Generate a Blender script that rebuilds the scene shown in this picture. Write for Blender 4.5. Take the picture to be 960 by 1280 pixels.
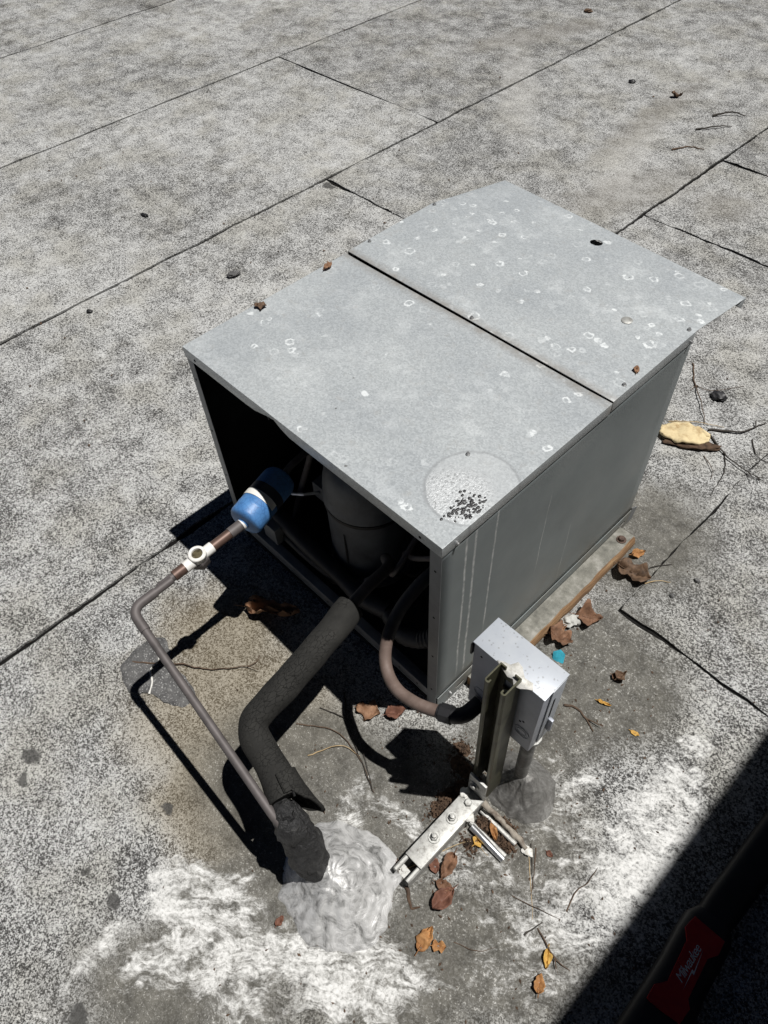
import bpy, bmesh, math, random
from mathutils import Vector, Matrix, noise
random.seed(7)
scene = bpy.context.scene
for o in list(bpy.data.objects): bpy.data.objects.remove(o)
COL = scene.collection

# ------------------------------------------------------------------ camera
cam_d = bpy.data.cameras.new('camera'); cam = bpy.data.objects.new('camera', cam_d); COL.objects.link(cam)
cam_d.sensor_fit = 'VERTICAL'; cam_d.sensor_height = 36.0; cam_d.lens = 915.06 / 1280 * 36
cam_d.clip_start = 0.01; cam_d.clip_end = 600
RIGHT = Vector(((0.69628, 0.716779, -0.037694))); DOWN = Vector(((0.547793, -0.564594, -0.617379))); FWD = Vector(((-0.463807, 0.40922, -0.785762)))
mw = Matrix((RIGHT, -DOWN, -FWD)).transposed().to_4x4(); mw.translation = Vector((0.4320, -0.4967, 1.5551))
cam.matrix_world = mw
scene.camera = cam

# ------------------------------------------------------------------ sky, sun, exposure
SUN_DIR = Vector((0.1562, 0.1318, 0.6303)).normalized()          # towards the sun
elev = math.asin(SUN_DIR.z); azim = math.atan2(SUN_DIR.x, SUN_DIR.y)
world = bpy.data.worlds.new('World'); scene.world = world; world.use_nodes = True
wn = world.node_tree.nodes; wl = world.node_tree.links
sky = wn.new('ShaderNodeTexSky'); sky.sky_type = 'NISHITA'; sky.sun_disc = False
sky.sun_elevation = elev; sky.sun_rotation = azim
sky.air_density = 0.12; sky.dust_density = 0.0; sky.ozone_density = 1.0; sky.altitude = 0
wn['Background'].inputs['Strength'].default_value = 0.05
wl.new(sky.outputs[0], wn['Background'].inputs['Color'])
sd = bpy.data.lights.new('sun', 'SUN'); sd.energy = 5.0; sd.angle = math.radians(0.55); sd.color = (1.0, 0.975, 0.94)
so = bpy.data.objects.new('sun', sd); COL.objects.link(so)
so.rotation_euler = SUN_DIR.to_track_quat('Z', 'Y').to_euler(); so.location = (2, 2, 6)
scene.view_settings.view_transform = 'Standard'; scene.view_settings.look = 'None'
scene.view_settings.exposure = -0.1; scene.view_settings.gamma = 1.0; scene.view_settings.use_curve_mapping = False

# ------------------------------------------------------------------ material helper
class NT:
    def __init__(s, name, rough=0.7, metal=0.0, color=(.5, .5, .5), spec=None):
        s.m = bpy.data.materials.new(name); s.m.use_nodes = True; s.t = s.m.node_tree
        s.b = s.t.nodes['Principled BSDF']
        s.b.inputs['Roughness'].default_value = rough; s.b.inputs['Metallic'].default_value = metal
        s.b.inputs['Base Color'].default_value = (*color, 1)
        if spec is not None: s.b.inputs['Specular IOR Level'].default_value = spec
        s._pos = None
    def put(s, sock, v):
        if isinstance(v, bpy.types.NodeSocket): s.t.links.new(v, sock)
        elif isinstance(v, (tuple, list)):
            sock.default_value = (*v, 1) if len(sock.default_value) == 4 and len(v) == 3 else v
        else: sock.default_value = v
    def pos(s):
        if s._pos is None: s._pos = s.t.nodes.new('ShaderNodeNewGeometry').outputs['Position']
        return s._pos
    def obj(s): return s.t.nodes.new('ShaderNodeTexCoord').outputs['Object']
    def noise(s, scale, detail=4, rough=.55, vec=None, dist=0.0, out='Fac'):
        n = s.t.nodes.new('ShaderNodeTexNoise'); s.put(n.inputs['Vector'], vec or s.pos())
        n.inputs['Scale'].default_value = scale; n.inputs['Detail'].default_value = detail
        n.inputs['Roughness'].default_value = rough; n.inputs['Distortion'].default_value = dist
        return n.outputs[out]
    def voronoi(s, scale, vec=None, feature='F1', rnd=1.0):
        n = s.t.nodes.new('ShaderNodeTexVoronoi'); n.feature = feature; s.put(n.inputs['Vector'], vec or s.pos())
        n.inputs['Scale'].default_value = scale; n.inputs['Randomness'].default_value = rnd
        return n
    def math(s, op, a, b=0.0, clamp=False):
        n = s.t.nodes.new('ShaderNodeMath'); n.operation = op; n.use_clamp = clamp
        s.put(n.inputs[0], a); s.put(n.inputs[1], b); return n.outputs[0]
    def vmath(s, op, a, b=None, scale=None):
        n = s.t.nodes.new('ShaderNodeVectorMath'); n.operation = op; s.put(n.inputs[0], a)
        if b is not None: s.put(n.inputs[1], b)
        if scale is not None: s.put(n.inputs['Scale'], scale)
        return n.outputs['Value'] if op == 'LENGTH' else n.outputs[0]
    def ramp(s, f, stops):
        n = s.t.nodes.new('ShaderNodeValToRGB'); e = n.color_ramp.elements
        while len(e) < len(stops): e.new(.5)
        for q, (p, c) in zip(e, stops):
            q.position = p; q.color = (*c, 1) if isinstance(c, (tuple, list)) else (c, c, c, 1)
        s.put(n.inputs[0], f); return n.outputs[0]
    def rng(s, v, a, b, c=0.0, d=1.0, smooth=True):
        n = s.t.nodes.new('ShaderNodeMapRange'); n.interpolation_type = 'SMOOTHSTEP' if smooth else 'LINEAR'
        s.put(n.inputs[0], v); n.inputs[1].default_value = a; n.inputs[2].default_value = b
        n.inputs[3].default_value = c; n.inputs[4].default_value = d; return n.outputs[0]
    def mix(s, f, a, b, mode='MIX'):
        n = s.t.nodes.new('ShaderNodeMix'); n.data_type = 'RGBA'; n.blend_type = mode
        s.put(n.inputs[0], f); s.put(n.inputs[6], a); s.put(n.inputs[7], b); return n.outputs[2]
    def warp(s, amount, scale, detail=5):
        c = s.noise(scale, detail, .6, out='Color')
        d = s.vmath('SUBTRACT', c, (.5, .5, .5)); return s.vmath('ADD', s.pos(), s.vmath('SCALE', d, scale=amount))
    def ellipse(s, vec, cx, cy, rx, ry, rot=0, soft=.35):
        n = s.t.nodes.new('ShaderNodeMapping'); n.vector_type = 'TEXTURE'; s.put(n.inputs[0], vec)
        n.inputs[1].default_value = (cx, cy, 0); n.inputs[2].default_value = (0, 0, math.radians(rot)); n.inputs[3].default_value = (rx, ry, 1000)
        return s.rng(s.vmath('LENGTH', n.outputs[0]), 1 - soft, 1 + soft, 1, 0)
    def maxi(s, l):
        r = l[0]
        for q in l[1:]: r = s.math('MAXIMUM', r, q)
        return r
    def sep(s, v):
        n = s.t.nodes.new('ShaderNodeSeparateXYZ'); s.put(n.inputs[0], v); return n.outputs
    def bump(s, h, strength=.4, dist=.002):
        n = s.t.nodes.new('ShaderNodeBump'); n.inputs['Strength'].default_value = strength; n.inputs['Distance'].default_value = dist
        s.put(n.inputs['Height'], h); s.put(s.b.inputs['Normal'], n.outputs[0])
    def color(s, c): s.put(s.b.inputs['Base Color'], c)
    def rough(s, c): s.put(s.b.inputs['Roughness'], c)

def simple(name, c, rough=.6, metal=0.0, var=.25, scale=40, bump=.15, spec=None, c2=None):
    m = NT(name, rough, metal, c, spec)
    v = m.obj()
    n = m.noise(scale, 6, .65, v)
    d = c2 or tuple(x * (1 - var * 1.4) for x in c); l = tuple(min(1, x * (1 + var)) for x in c)
    m.color(m.ramp(n, [(.28, d), (.5, c), (.74, l)]))
    if bump: m.bump(m.noise(scale * 6, 4, .6, v), bump, .001)
    return m.m

M = {}
# ---- granule-surfaced cap sheet
m = NT('cap_sheet', .9, spec=.25)
fine = m.noise(400, 2, .7); mid1 = m.noise(150, 2, .6); mid = m.noise(13, 6, .74); large = m.noise(1.1, 5, .62)
stretch = m.noise(4.5, 3, .6); cell = m.sep(m.voronoi(380).outputs['Color'])
info = m.t.nodes.new('ShaderNodeObjectInfo')
v = m.math('ADD', m.math('MULTIPLY', fine, .45), m.math('MULTIPLY', mid1, .35))
v = m.math('ADD', v, m.math('MULTIPLY', cell[0], .20))
v = m.math('ADD', v, m.math('MULTIPLY', m.math('SUBTRACT', mid, .5), .36))
v = m.math('ADD', v, m.math('MULTIPLY', m.math('SUBTRACT', large, .5), .22))
v = m.math('ADD', v, m.math('MULTIPLY', m.rng(m.noise(5.0, 8, .78), .42, .66, .008, -.040), 1.0))
v = m.math('ADD', v, m.math('MULTIPLY', m.math('SUBTRACT', info.outputs['Random'], .5), .03))
gran = m.ramp(v, [(.36, (.050, .049, .048)), (.43, (.088, .087, .085)), (.465, (.22, .22, .216)), (.510, (.385, .387, .381)), (.60, (.575, .58, .57))])
gran = m.mix(1.0, gran, m.ramp(cell[1], [(0, .72), (.5, .95), (1, 1.0)]), 'MULTIPLY')
tint = m.mix(m.rng(stretch, .42, .66), (1, 1, 1), (.86, .845, .805))
gran = m.mix(1.0, gran, tint, 'MULTIPLY')
wv = m.warp(.10, 9, 4); wv2 = m.warp(.05, 30, 3)
# bare weathered patches and drifts on the far sheets
drift = m.maxi([m.ellipse(wv, -2.25, 3.2, .10, .42, -25, .6), m.ellipse(wv, -1.25, 2.75, .07, .5, 5, .6), m.ellipse(wv, -.95, 2.15, .13, .3, -20, .6), m.ellipse(wv, -.62, 2.3, .12, .12, 0, .7)])
gran = m.mix(m.math('MULTIPLY', drift, .40), gran, (.20, .185, .16))
pale = m.maxi([m.ellipse(wv, -1.1, 2.35, .06, .35, 12, .6), m.ellipse(wv, -1.9, 2.6, .09, .5, 40, .6)])
gran = m.mix(m.math('MULTIPLY', pale, .28), gran, (.52, .51, .48))
# brown rust water stain in front of the unit
stain = m.maxi([m.ellipse(wv, -.33, -.30, .24, .20, 35, .5), m.ellipse(wv, -.50, -.22, .16, .13, 30, .5), m.ellipse(wv, -.20, -.46, .16, .12, -20, .5)])
gran = m.mix(m.math('MULTIPLY', stain, .85), gran, m.mix(.5, gran, (.17, .14, .09)))
gran = m.mix(m.math('MULTIPLY', stain, .55), gran, m.mix(1.0, gran, (.78, .68, .50), 'MULTIPLY'))
# compacted grey dirt around the penetrations
dirt = m.maxi([m.ellipse(wv, -.03, -.30, .29, .20, 25, .3), m.ellipse(wv, .02, -.53, .17, .10, 45, .25), m.ellipse(wv, .17, .20, .14, .36, 0, .4), m.ellipse(wv, .26, .33, .13, .16, 0, .4),
               m.ellipse(wv, .24, -.06, .19, .15, 0, .4), m.ellipse(wv, .36, -.28, .20, .11, 30, .35), m.ellipse(wv, .06, .72, .16, .2, 0, .5), m.ellipse(wv, .05, -.70, .22, .12, 40, .45), m.ellipse(wv, .30, -.42, .2, .12, 40, .5)])
spk = m.math('MULTIPLY', m.rng(m.math('ADD', m.math('MULTIPLY', fine, .6), m.math('MULTIPLY', mid1, .4)), .56, .62), m.rng(mid, .40, .62, .12, 1))
dcol = m.mix(spk, m.ramp(m.noise(26, 6, .7), [(.3, (.060, .057, .049)), (.7, (.155, .148, .128))]), (.47, .46, .43))
gran = m.mix(m.math('MULTIPLY', dirt, .9), gran, dcol)
# brushed white roof coating
cm = m.maxi([m.ellipse(wv, .13, -.565, .29, .075, 43, .45), m.ellipse(wv, -.06, -.60, .15, .075, 30, .5), m.ellipse(wv, .27, -.44, .10, .07, 35, .5), m.math('MULTIPLY', m.ellipse(m.warp(.16, 7, 5), -.115, -.75, .030, .21, 4, .7), .72),
             m.ellipse(wv, -.02, -.70, .09, .05, 60, .5), m.ellipse(wv, .475, .13, .08, .26, 8, .5), m.math('MULTIPLY', m.ellipse(wv, .45, -.12, .12, .19, -5, .6), .75), m.math('MULTIPLY', m.ellipse(wv, .32, -.17, .11, .07, 0, .6), .7), m.math('MULTIPLY', m.ellipse(wv, .32, .05, .10, .12, 0, .6), .7),
             m.math('MULTIPLY', m.ellipse(wv, .10, -.22, .12, .03, 10, .6), .75), m.math('MULTIPLY', m.ellipse(wv, .03, -.25, .06, .09, 30, .6), .6)])
rotv = m.t.nodes.new('ShaderNodeMapping'); m.put(rotv.inputs[0], wv); rotv.inputs[2].default_value = (0, 0, math.radians(-42)); rotv.inputs[3].default_value = (1, 1, 1)
brush = m.noise(1, 7, .78, m.vmath('MULTIPLY', rotv.outputs[0], (14, 75, 1))); smear = m.noise(11, 8, .80, dist=1.0)
crough = m.math('ADD', m.math('ADD', m.math('MULTIPLY', smear, .42), m.math('MULTIPLY', brush, .38)), m.math('MULTIPLY', mid, .20))
cov = m.rng(m.math('ADD', m.math('MULTIPLY', cm, .17), crough), .588, .722)
cov = m.math('MULTIPLY', cov, m.rng(cm, .02, .35, 0, 1))
cov = m.math('MULTIPLY', cov, m.rng(m.math('ADD', m.math('MULTIPLY', mid1, .6), m.math('MULTIPLY', fine, .4)), .36, .48, .55, 1))
gran = m.mix(cov, gran, m.ramp(m.math('ADD', m.math('MULTIPLY', brush, .6), m.math('MULTIPLY', mid1, .4)), [(.34, (.40, .395, .38)), (.47, (.60, .60, .585)), (.60, (.74, .74, .725))]))
# spots of tar
tar2 = m.maxi([m.ellipse(wv2, a, b, r, r * .7, 0, .25) for a, b, r in [(-.555, -.697, .022), (-.516, -.731, .016), (-.176, -.72, .018), (-.259, -.728, .014), (-.057, -.865, .022), (-.254, -.549, .016), (-.70, .35, .06), (-1.9, 1.36, .03)]])
gran = m.mix(m.math('MULTIPLY', tar2, .85), gran, (.055, .054, .052))
m.color(gran)
m.bump(m.noise(260, 2, .75), .5, .0025)
M['cap'] = m.m
M['asphalt'] = simple('black_asphalt', (.011, .0105, .010), .95, var=.5, scale=60, bump=.5, spec=.1)
# ---- galvanised lids
def galv(name, rings, patch=False):
    m = NT(name, .42, .3, (.5, .5, .5))
    g = m.sep(m.voronoi(330).outputs['Color'])[0]; b = m.noise(6, 4, .6); sp = m.noise(48, 5, .7)
    base = m.ramp(b, [(.32, (.525, .56, .58)), (.5, (.575, .61, .625)), (.70, (.625, .66, .67))])
    base = m.mix(g, m.mix(1.0, base, (.74, .745, .75), 'MULTIPLY'), base)
    base = m.mix(m.math('MULTIPLY', m.rng(sp, .56, .72), .30), base, (.40, .385, .36))
    wp = m.vmath('MULTIPLY', m.warp(.017, 75, 3), (1, 1, 0)); brk = m.rng(m.noise(85, 3, .6), .40, .58, .25, 1)
    tot = None
    for sc, r0, pres, seed in ((17, .15, rings, 0), (24, .19, rings + .05, 5.3), (11, .055, .86, 11.7), (21, .13, rings + .12, 3.1)):
        vv = m.voronoi(sc, m.vmath('ADD', wp, (seed, seed * .7, 0))); c = m.sep(vv.outputs['Color']); d = vv.outputs['Distance']
        rad = m.math('ADD', m.math('MULTIPLY', c[1], r0 * .9), r0 * .45)
        if seed < 10: band = m.rng(m.math('ABSOLUTE', m.math('SUBTRACT', d, rad)), .006 + sc * .0008, .036 + sc * .0013, 1, 0); band = m.math('MULTIPLY', band, brk)
        else: band = m.rng(d, .04, .075, 1, 0)
        band = m.math('MULTIPLY', m.math('MULTIPLY', band, m.math('GREATER_THAN', c[0], pres)), m.rng(c[2], 0, 1, .35, .95))
        tot = band if tot is None else m.math('MAXIMUM', tot, band)
    haze = m.math('MULTIPLY', m.rng(m.noise(15, 6, .75), .50, .68), .30 if rings < .5 else .22)
    tot = m.math('MAXIMUM', tot, haze)
    base = m.mix(m.math('MULTIPLY', tot, .60), base, (.88, .91, .915))
    dv = m.voronoi(26, m.vmath('MULTIPLY', m.warp(.012, 90, 3), (1, 1, 0))); dc = m.sep(dv.outputs['Color'])
    dot = m.math('MULTIPLY', m.rng(dv.outputs['Distance'], .035, .07, 1, 0), m.math('GREATER_THAN', dc[0], .88))
    base = m.mix(m.math('MULTIPLY', dot, .75), base, (.10, .095, .09))
    rg = m.math('ADD', .40, m.math('MULTIPLY', tot, .3))
    if patch:
        pm = m.ellipse(m.warp(.008, 40, 3), -.047, .122, .076, .079, 0, .03); ph = m.ellipse(m.warp(.03, 40, 3), -.055, .09, .06, .06, 0, .35)
        ring = m.math('SUBTRACT', m.ellipse(m.warp(.008, 40, 4), -.047, .122, .0805, .0835, 0, .03), pm)
        pn = m.noise(200, 3, .75)
        base = m.mix(m.math('MULTIPLY', pm, .22), base, (.74, .76, .77)); base = m.mix(m.math('MULTIPLY', m.math('MULTIPLY', pm, ph), .7), base, m.ramp(pn, [(.36, (.22, .22, .22)), (.43, (.48, .50, .51)), (.58, (.68, .70, .71))]))
        base = m.mix(m.math('MULTIPLY', ring, .5), base, (.32, .33, .34))
        m.bump(m.math('MULTIPLY', m.math('MULTIPLY', pm, ph), pn), .5, .003)
    else: m.bump(b, .1, .004)
    yy = m.sep(m.pos())[1]
    seam = m.rng(m.math('ABSOLUTE', m.math('SUBTRACT', yy, .4415)), .002, .028, 1, 0)
    base = m.mix(m.math('MULTIPLY', seam, m.rng(sp, .3, .6, .15, .6)), base, (.30, .27, .235))
    m.color(base); m.rough(rg)
    return m.m
M['lid_front'] = galv('galvanised_front_lid', .66, True)
M['lid_rear'] = galv('galvanised_rear_lid', .18)
# ---- side sheet with white drip streaks
m = NT('painted_side_sheet', .5, .25)
x, y, z = m.sep(m.warp(.004, 25, 4))
st = None
for yy, wdt, z0, z1 in ((.060, .0035, .10, .60), (.083, .004, .08, .60), (.137, .0030, .20, .60), (.30, .0012, .25, .5), (.41, .001, .1, .3)):
    a = m.rng(m.math('ABSOLUTE', m.math('SUBTRACT', y, yy)), wdt * .3, wdt, 1, 0)
    a = m.math('MULTIPLY', a, m.math('MULTIPLY', m.rng(z, z0 - .04, z0 + .06), m.rng(z, z1 - .03, z1 + .02, 1, 0)))
    st = a if st is None else m.math('MAXIMUM', st, a)
st = m.math('MULTIPLY', st, m.rng(m.noise(45, 5, .8), .35, .62, .25, 1))
bb = m.noise(5, 6, .6)
base = m.ramp(bb, [(.3, (.205, .232, .238)), (.55, (.245, .272, .276)), (.75, (.285, .305, .305))])
dirtm = m.math('MULTIPLY', m.rng(z, .02, .22, 1, 0), m.rng(m.noise(9, 7, .7), .4, .65))
base = m.mix(m.math('MULTIPLY', dirtm, .55), base, (.21, .175, .13))
base = m.mix(m.math('MULTIPLY', st, .75), base, (.75, .75, .74))
dv = m.voronoi(40, m.pos()); dc = m.sep(dv.outputs['Color'])
base = m.mix(m.math('MULTIPLY', m.math('MULTIPLY', m.rng(dv.outputs['Distance'], .03, .06, 1, 0), m.math('GREATER_THAN', dc[0], .93)), .7), base, (.6, .6, .58))
m.color(base); m.bump(m.noise(6, 3, .5), .12, .01); M['side'] = m.m
M['steel'] = simple('grey_sheet_steel', (.24, .25, .26), .5, .4, .18, 14, .05)
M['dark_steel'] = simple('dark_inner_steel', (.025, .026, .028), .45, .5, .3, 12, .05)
M['black'] = simple('black_paint', (.018, .018, .02), .5, 0, .4, 30, .1)
M['compressor'] = simple('grey_compressor_paint', (.10, .107, .118), .5, .1, .3, 16, .12)
M['hole'] = simple('dark_hole', (.006, .006, .006), .9, 0, .1, 30, 0)
M['screw'] = simple('zinc_screw', (.42, .42, .42), .35, .8, .2, 300, .05)
M['rust_bolt'] = simple('rusty_bolt', (.10, .065, .05), .75, .3, .4, 200, .3)
m = NT('weathered_wood', .85)
v = m.vmath('MULTIPLY', m.obj(), (60, 5, 90)); g = m.noise(1.5, 6, .65, v)
up = m.sep(m.t.nodes.new('ShaderNodeNewGeometry').outputs['Normal'])[2]
side = m.ramp(g, [(.3, (.07, .04, .022)), (.5, (.26, .15, .075)), (.7, (.42, .28, .15))])
top = m.ramp(m.noise(30, 6, .7), [(.3, (.10, .098, .085)), (.5, (.19, .185, .16)), (.7, (.33, .32, .29))])
m.color(m.mix(m.rng(up, .5, .9), side, top)); m.bump(g, .5, .003); M['wood'] = m.m
# blue drier paint with crackle
m = NT('blue_drier_paint', .45, .0, spec=.5)
cr = m.voronoi(95, m.obj(), 'DISTANCE_TO_EDGE'); n = m.noise(40, 5, .6, m.obj())
base = m.ramp(n, [(.3, (.055, .17, .40)), (.6, (.085, .24, .52)), (.75, (.16, .33, .60))])
m.color(m.mix(m.math('MULTIPLY', m.rng(cr.outputs['Distance'], .02, .06, 1, 0), .6), base, (.035, .10, .27))); m.bump(n, .2, .002); M['blue'] = m.m
M['navy'] = simple('navy_label', (.014, .018, .032), .45, 0, .2, 30, .05)
M['white_label'] = simple('white_label', (.78, .77, .72), .6, 0, .08, 40, .05)
M['copper'] = simple('dull_copper_pipe', (.115, .102, .10), .6, .2, .22, 30, .1)
M['copper_red'] = simple('bare_copper', (.125, .078, .062), .5, .4, .25, 40, .1)
M['solder'] = simple('white_brass_fitting', (.78, .77, .74), .5, .0, .08, 80, .15, c2=(.55, .52, .46))
M['glass_eye'] = simple('sight_glass_window', (.10, .085, .05), .12, 0, .5, 140, 0)
# foam rubber with cracks
m = NT('foam_insulation', .85, spec=.25)
v = m.vmath('MULTIPLY', m.pos(), (1, 1, 1)); cr = m.voronoi(150, m.vmath('MULTIPLY', m.warp(.012, 50, 4), (1, .45, 1)), 'DISTANCE_TO_EDGE'); n = m.noise(28, 6, .65)
base = m.ramp(n, [(.3, (.018, .0177, .0165)), (.6, (.029, .0285, .0262)), (.8, (.048, .046, .042))])
ck = m.rng(cr.outputs['Distance'], .0, .05, 1, 0); ck = m.math('MULTIPLY', ck, m.rng(m.noise(14, 3, .5), .36, .55))
m.color(m.mix(m.math('MULTIPLY', ck, .8), base, (.012, .012, .011))); m.bump(m.math('SUBTRACT', n, m.math('MULTIPLY', ck, 1.2)), .7, .003); M['foam'] = m.m
m = NT('black_tape_wrap', .5, spec=.4); n = m.noise(38, 5, .7, dist=1.0); n2 = m.noise(120, 4, .7, dist=.6)
m.color(m.ramp(n, [(.3, (.014, .014, .0145)), (.55, (.030, .030, .031)), (.75, (.065, .064, .062))])); m.bump(m.math('ADD', n, m.math('MULTIPLY', n2, .45)), .9, .010); m.rough(m.rng(n2, .3, .7, .65, .40)); M['tape'] = m.m
m = NT('grey_liquidtight_hose', .65)
n = m.noise(30, 6, .7)
m.color(m.ramp(n, [(.3, (.11, .078, .064)), (.55, (.16, .115, .096)), (.75, (.22, .17, .148))])); m.bump(m.noise(160, 4, .6), .15, .001); M['hose'] = m.m
M['hose_dark'] = simple('black_rubber_and_hose_shade', (.022, .022, .024), .55, 0, .4, 30, .1)  # black rubber inside the unit; also the painted shade on the flexible hose
# silver aluminium roof coating
m = NT('aluminium_coating', .5, .35)
n = m.noise(24, 5, .7, dist=1.6); n2 = m.noise(150, 3, .6)
m.color(m.ramp(n, [(.33, (.18, .18, .175)), (.46, (.50, .50, .495)), (.60, (.74, .74, .735))]))
m.bump(m.math('ADD', n, m.math('MULTIPLY', n2, .25)), .5, .006); m.rough(m.rng(n, .3, .7, .6, .42)); M['alu'] = m.m
m = NT('weathered_aluminium_coating', .6, .35)
n = m.noise(26, 6, .7, dist=1.0); n2 = m.noise(190, 3, .6)
m.color(m.ramp(m.math('ADD', m.math('MULTIPLY', n, .75), m.math('MULTIPLY', n2, .25)), [(.32, (.10, .098, .09)), (.5, (.21, .205, .195)), (.7, (.40, .40, .385))]))
m.bump(n, .6, .006); M['alu_dirty'] = m.m
# grey electrical box
m = NT('grey_enamel_box', .4, .1)
n = m.noise(18, 5, .6); dv = m.voronoi(150, m.warp(.006, 120, 2)); dc = m.sep(dv.outputs['Color'])
base = m.ramp(n, [(.3, (.40, .43, .48)), (.6, (.46, .49, .53)), (.8, (.53, .55, .58))])
dot = m.math('MULTIPLY', m.rng(dv.outputs['Distance'], .16, .32, 1, 0), m.math('GREATER_THAN', dc[0], .50))
m.color(m.mix(m.math('MULTIPLY', dot, .55), base, (.20, .20, .20))); m.bump(n, .08, .003); M['enamel'] = m.m
M['enamel_plain'] = simple('grey_enamel', (.34, .36, .41), .42, .1, .15, 20, .05)
M['strut'] = simple('olive_zinc_strut', (.085, .083, .052), .42, .45, .4, 25, .1, c2=(.03, .028, .018))
M['zinc'] = simple('weathered_zinc_plate', (.42, .42, .40), .5, .35, .25, 90, .3, c2=(.17, .16, .145))
M['chrome'] = simple('bright_zinc', (.62, .63, .64), .3, .85, .2, 60, .1)
M['sealant'] = simple('white_sealant', (.72, .71, .67), .8, 0, .15, 90, .5, c2=(.42, .40, .34))
m = NT('grey_tar', .75); n = m.noise(45, 5, .7); n2 = m.noise(260, 2, .6)
m.color(m.mix(m.rng(n2, .60, .66, 0, .8), m.ramp(n, [(.3, (.055, .054, .054)), (.55, (.10, .099, .098)), (.72, (.20, .198, .19))]), (.42, .42, .41))); m.bump(n, .6, .003); M['tar'] = m.m
def leafmat(name, c, d):
    m = NT(name, .7, spec=.3); v = m.obj(); n = m.noise(55, 6, .65, v); n2 = m.noise(9, 3, .6, v)
    m.color(m.mix(m.rng(n2, .45, .7), m.ramp(n, [(.3, d), (.6, c), (.8, tuple(min(1, q * 1.3) for q in c))]), d)); m.bump(n, .5, .003); return m.m
M['leaf_brown'] = leafmat('dry_brown_leaf', (.23, .125, .075), (.10, .055, .034))
M['leaf_tan'] = leafmat('dry_tan_leaf', (.30, .17, .10), (.14, .075, .042))
M['leaf_dark'] = leafmat('dark_brown_leaf', (.16, .10, .062), (.05, .032, .022))
M['leaf_orange'] = leafmat('orange_leaf', (.42, .22, .085), (.24, .11, .045))
M['leaf_yellow'] = leafmat('yellow_leaf', (.62, .40, .10), (.42, .23, .06))
M['leaf_red'] = leafmat('red_brown_leaf', (.19, .088, .058), (.10, .045, .032))
M['twig'] = simple('brown_twig', (.10, .065, .042), .8, 0, .4, 60, .2)
M['twig_dark'] = simple('dark_twig', (.040, .034, .028), .8, 0, .4, 60, .2)
M['straw'] = simple('pale_straw', (.42, .31, .17), .8, 0, .3, 60, .2)
M['bark'] = simple('yellow_wood_chip', (.66, .54, .32), .85, 0, .2, 35, .6, c2=(.36, .24, .11))
M['soil'] = simple('dark_leaf_soil', (.085, .052, .032), .95, 0, .6, 60, .5)
M['cyan'] = simple('cyan_plastic', (.05, .38, .50), .4, 0, .35, 50, .2)
M['paper'] = simple('grey_white_paper', (.50, .50, .47), .8, 0, .25, 40, .3)
M['crust'] = simple('brown_grey_crust', (.27, .24, .20), .85, 0, .5, 70, .6, c2=(.08, .05, .035))
M['tool_black'] = simple('black_tool_plastic', (.012, .012, .013), .55, 0, .3, 60, .1)
M['tool_red'] = simple('red_tool_plastic', (.42, .008, .010), .42, 0, .1, 60, .05)
M['tool_white'] = simple('white_print', (.80, .80, .80), .5, 0, .03, 60, 0)
M['stucco'] = simple('dark_stucco', (.075, .07, .065), .9, 0, .12, 30, .5)

# ------------------------------------------------------------------ mesh helpers
def obj(name, bm, mat, parent=None, smooth=True, angle=38):
    me = bpy.data.meshes.new(name); bmesh.ops.recalc_face_normals(bm, faces=bm.faces[:])
    bm.to_mesh(me); bm.free()
    if smooth:
        me.polygons.foreach_set('use_smooth', [True] * len(me.polygons)); me.set_sharp_from_angle(angle=math.radians(angle))
    me.materials.append(M[mat] if isinstance(mat, str) else mat)
    o = bpy.data.objects.new(name, me); COL.objects.link(o); o.parent = parent
    return o
def tag(o, label=None, cat=None, group=None, kind=None):
    if label: o['label'] = label
    if cat: o['category'] = cat
    if group: o['group'] = group
    if kind: o['kind'] = kind
    return o
def thing(name, label, cat, loc=(0, 0, 0), group=None):
    o = bpy.data.objects.new(name, None); COL.objects.link(o); o.empty_display_size = .02
    o.location = (0, 0, 0); return tag(o, label, cat, group)
def box(bm, x0, x1, y0, y1, z0, z1, bevel=0, mtx=None):
    t = bmesh.new(); bmesh.ops.create_cube(t, size=1)
    for v in t.verts: v.co = Vector(((x0 + x1) / 2 + v.co.x * (x1 - x0), (y0 + y1) / 2 + v.co.y * (y1 - y0), (z0 + z1) / 2 + v.co.z * (z1 - z0)))
    if bevel: bmesh.ops.bevel(t, geom=t.edges[:], offset=bevel, segments=2, profile=.6, affect='EDGES')
    if mtx: bmesh.ops.transform(t, matrix=mtx, verts=t.verts[:])
    merge(bm, t); return bm
def merge(bm, t):
    mp = {}
    for v in t.verts: mp[v.index if False else v] = bm.verts.new(v.co)
    for f in t.faces:
        try: bm.faces.new([mp[v] for v in f.verts])
        except ValueError: pass
    t.free()
def B(*a, **k): return box(bmesh.new(), *a, **k)
def frames(path):
    P = [Vector(p) for p in path]; T = []
    for i in range(len(P)):
        a = P[max(0, i - 1)]; b = P[min(len(P) - 1, i + 1)]; T.append((b - a).normalized())
    u = T[0].orthogonal().normalized(); out = []
    for i, t in enumerate(T):
        u = (u - t * u.dot(t)).normalized(); out.append((P[i], t, u, t.cross(u)))
    return out
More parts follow.
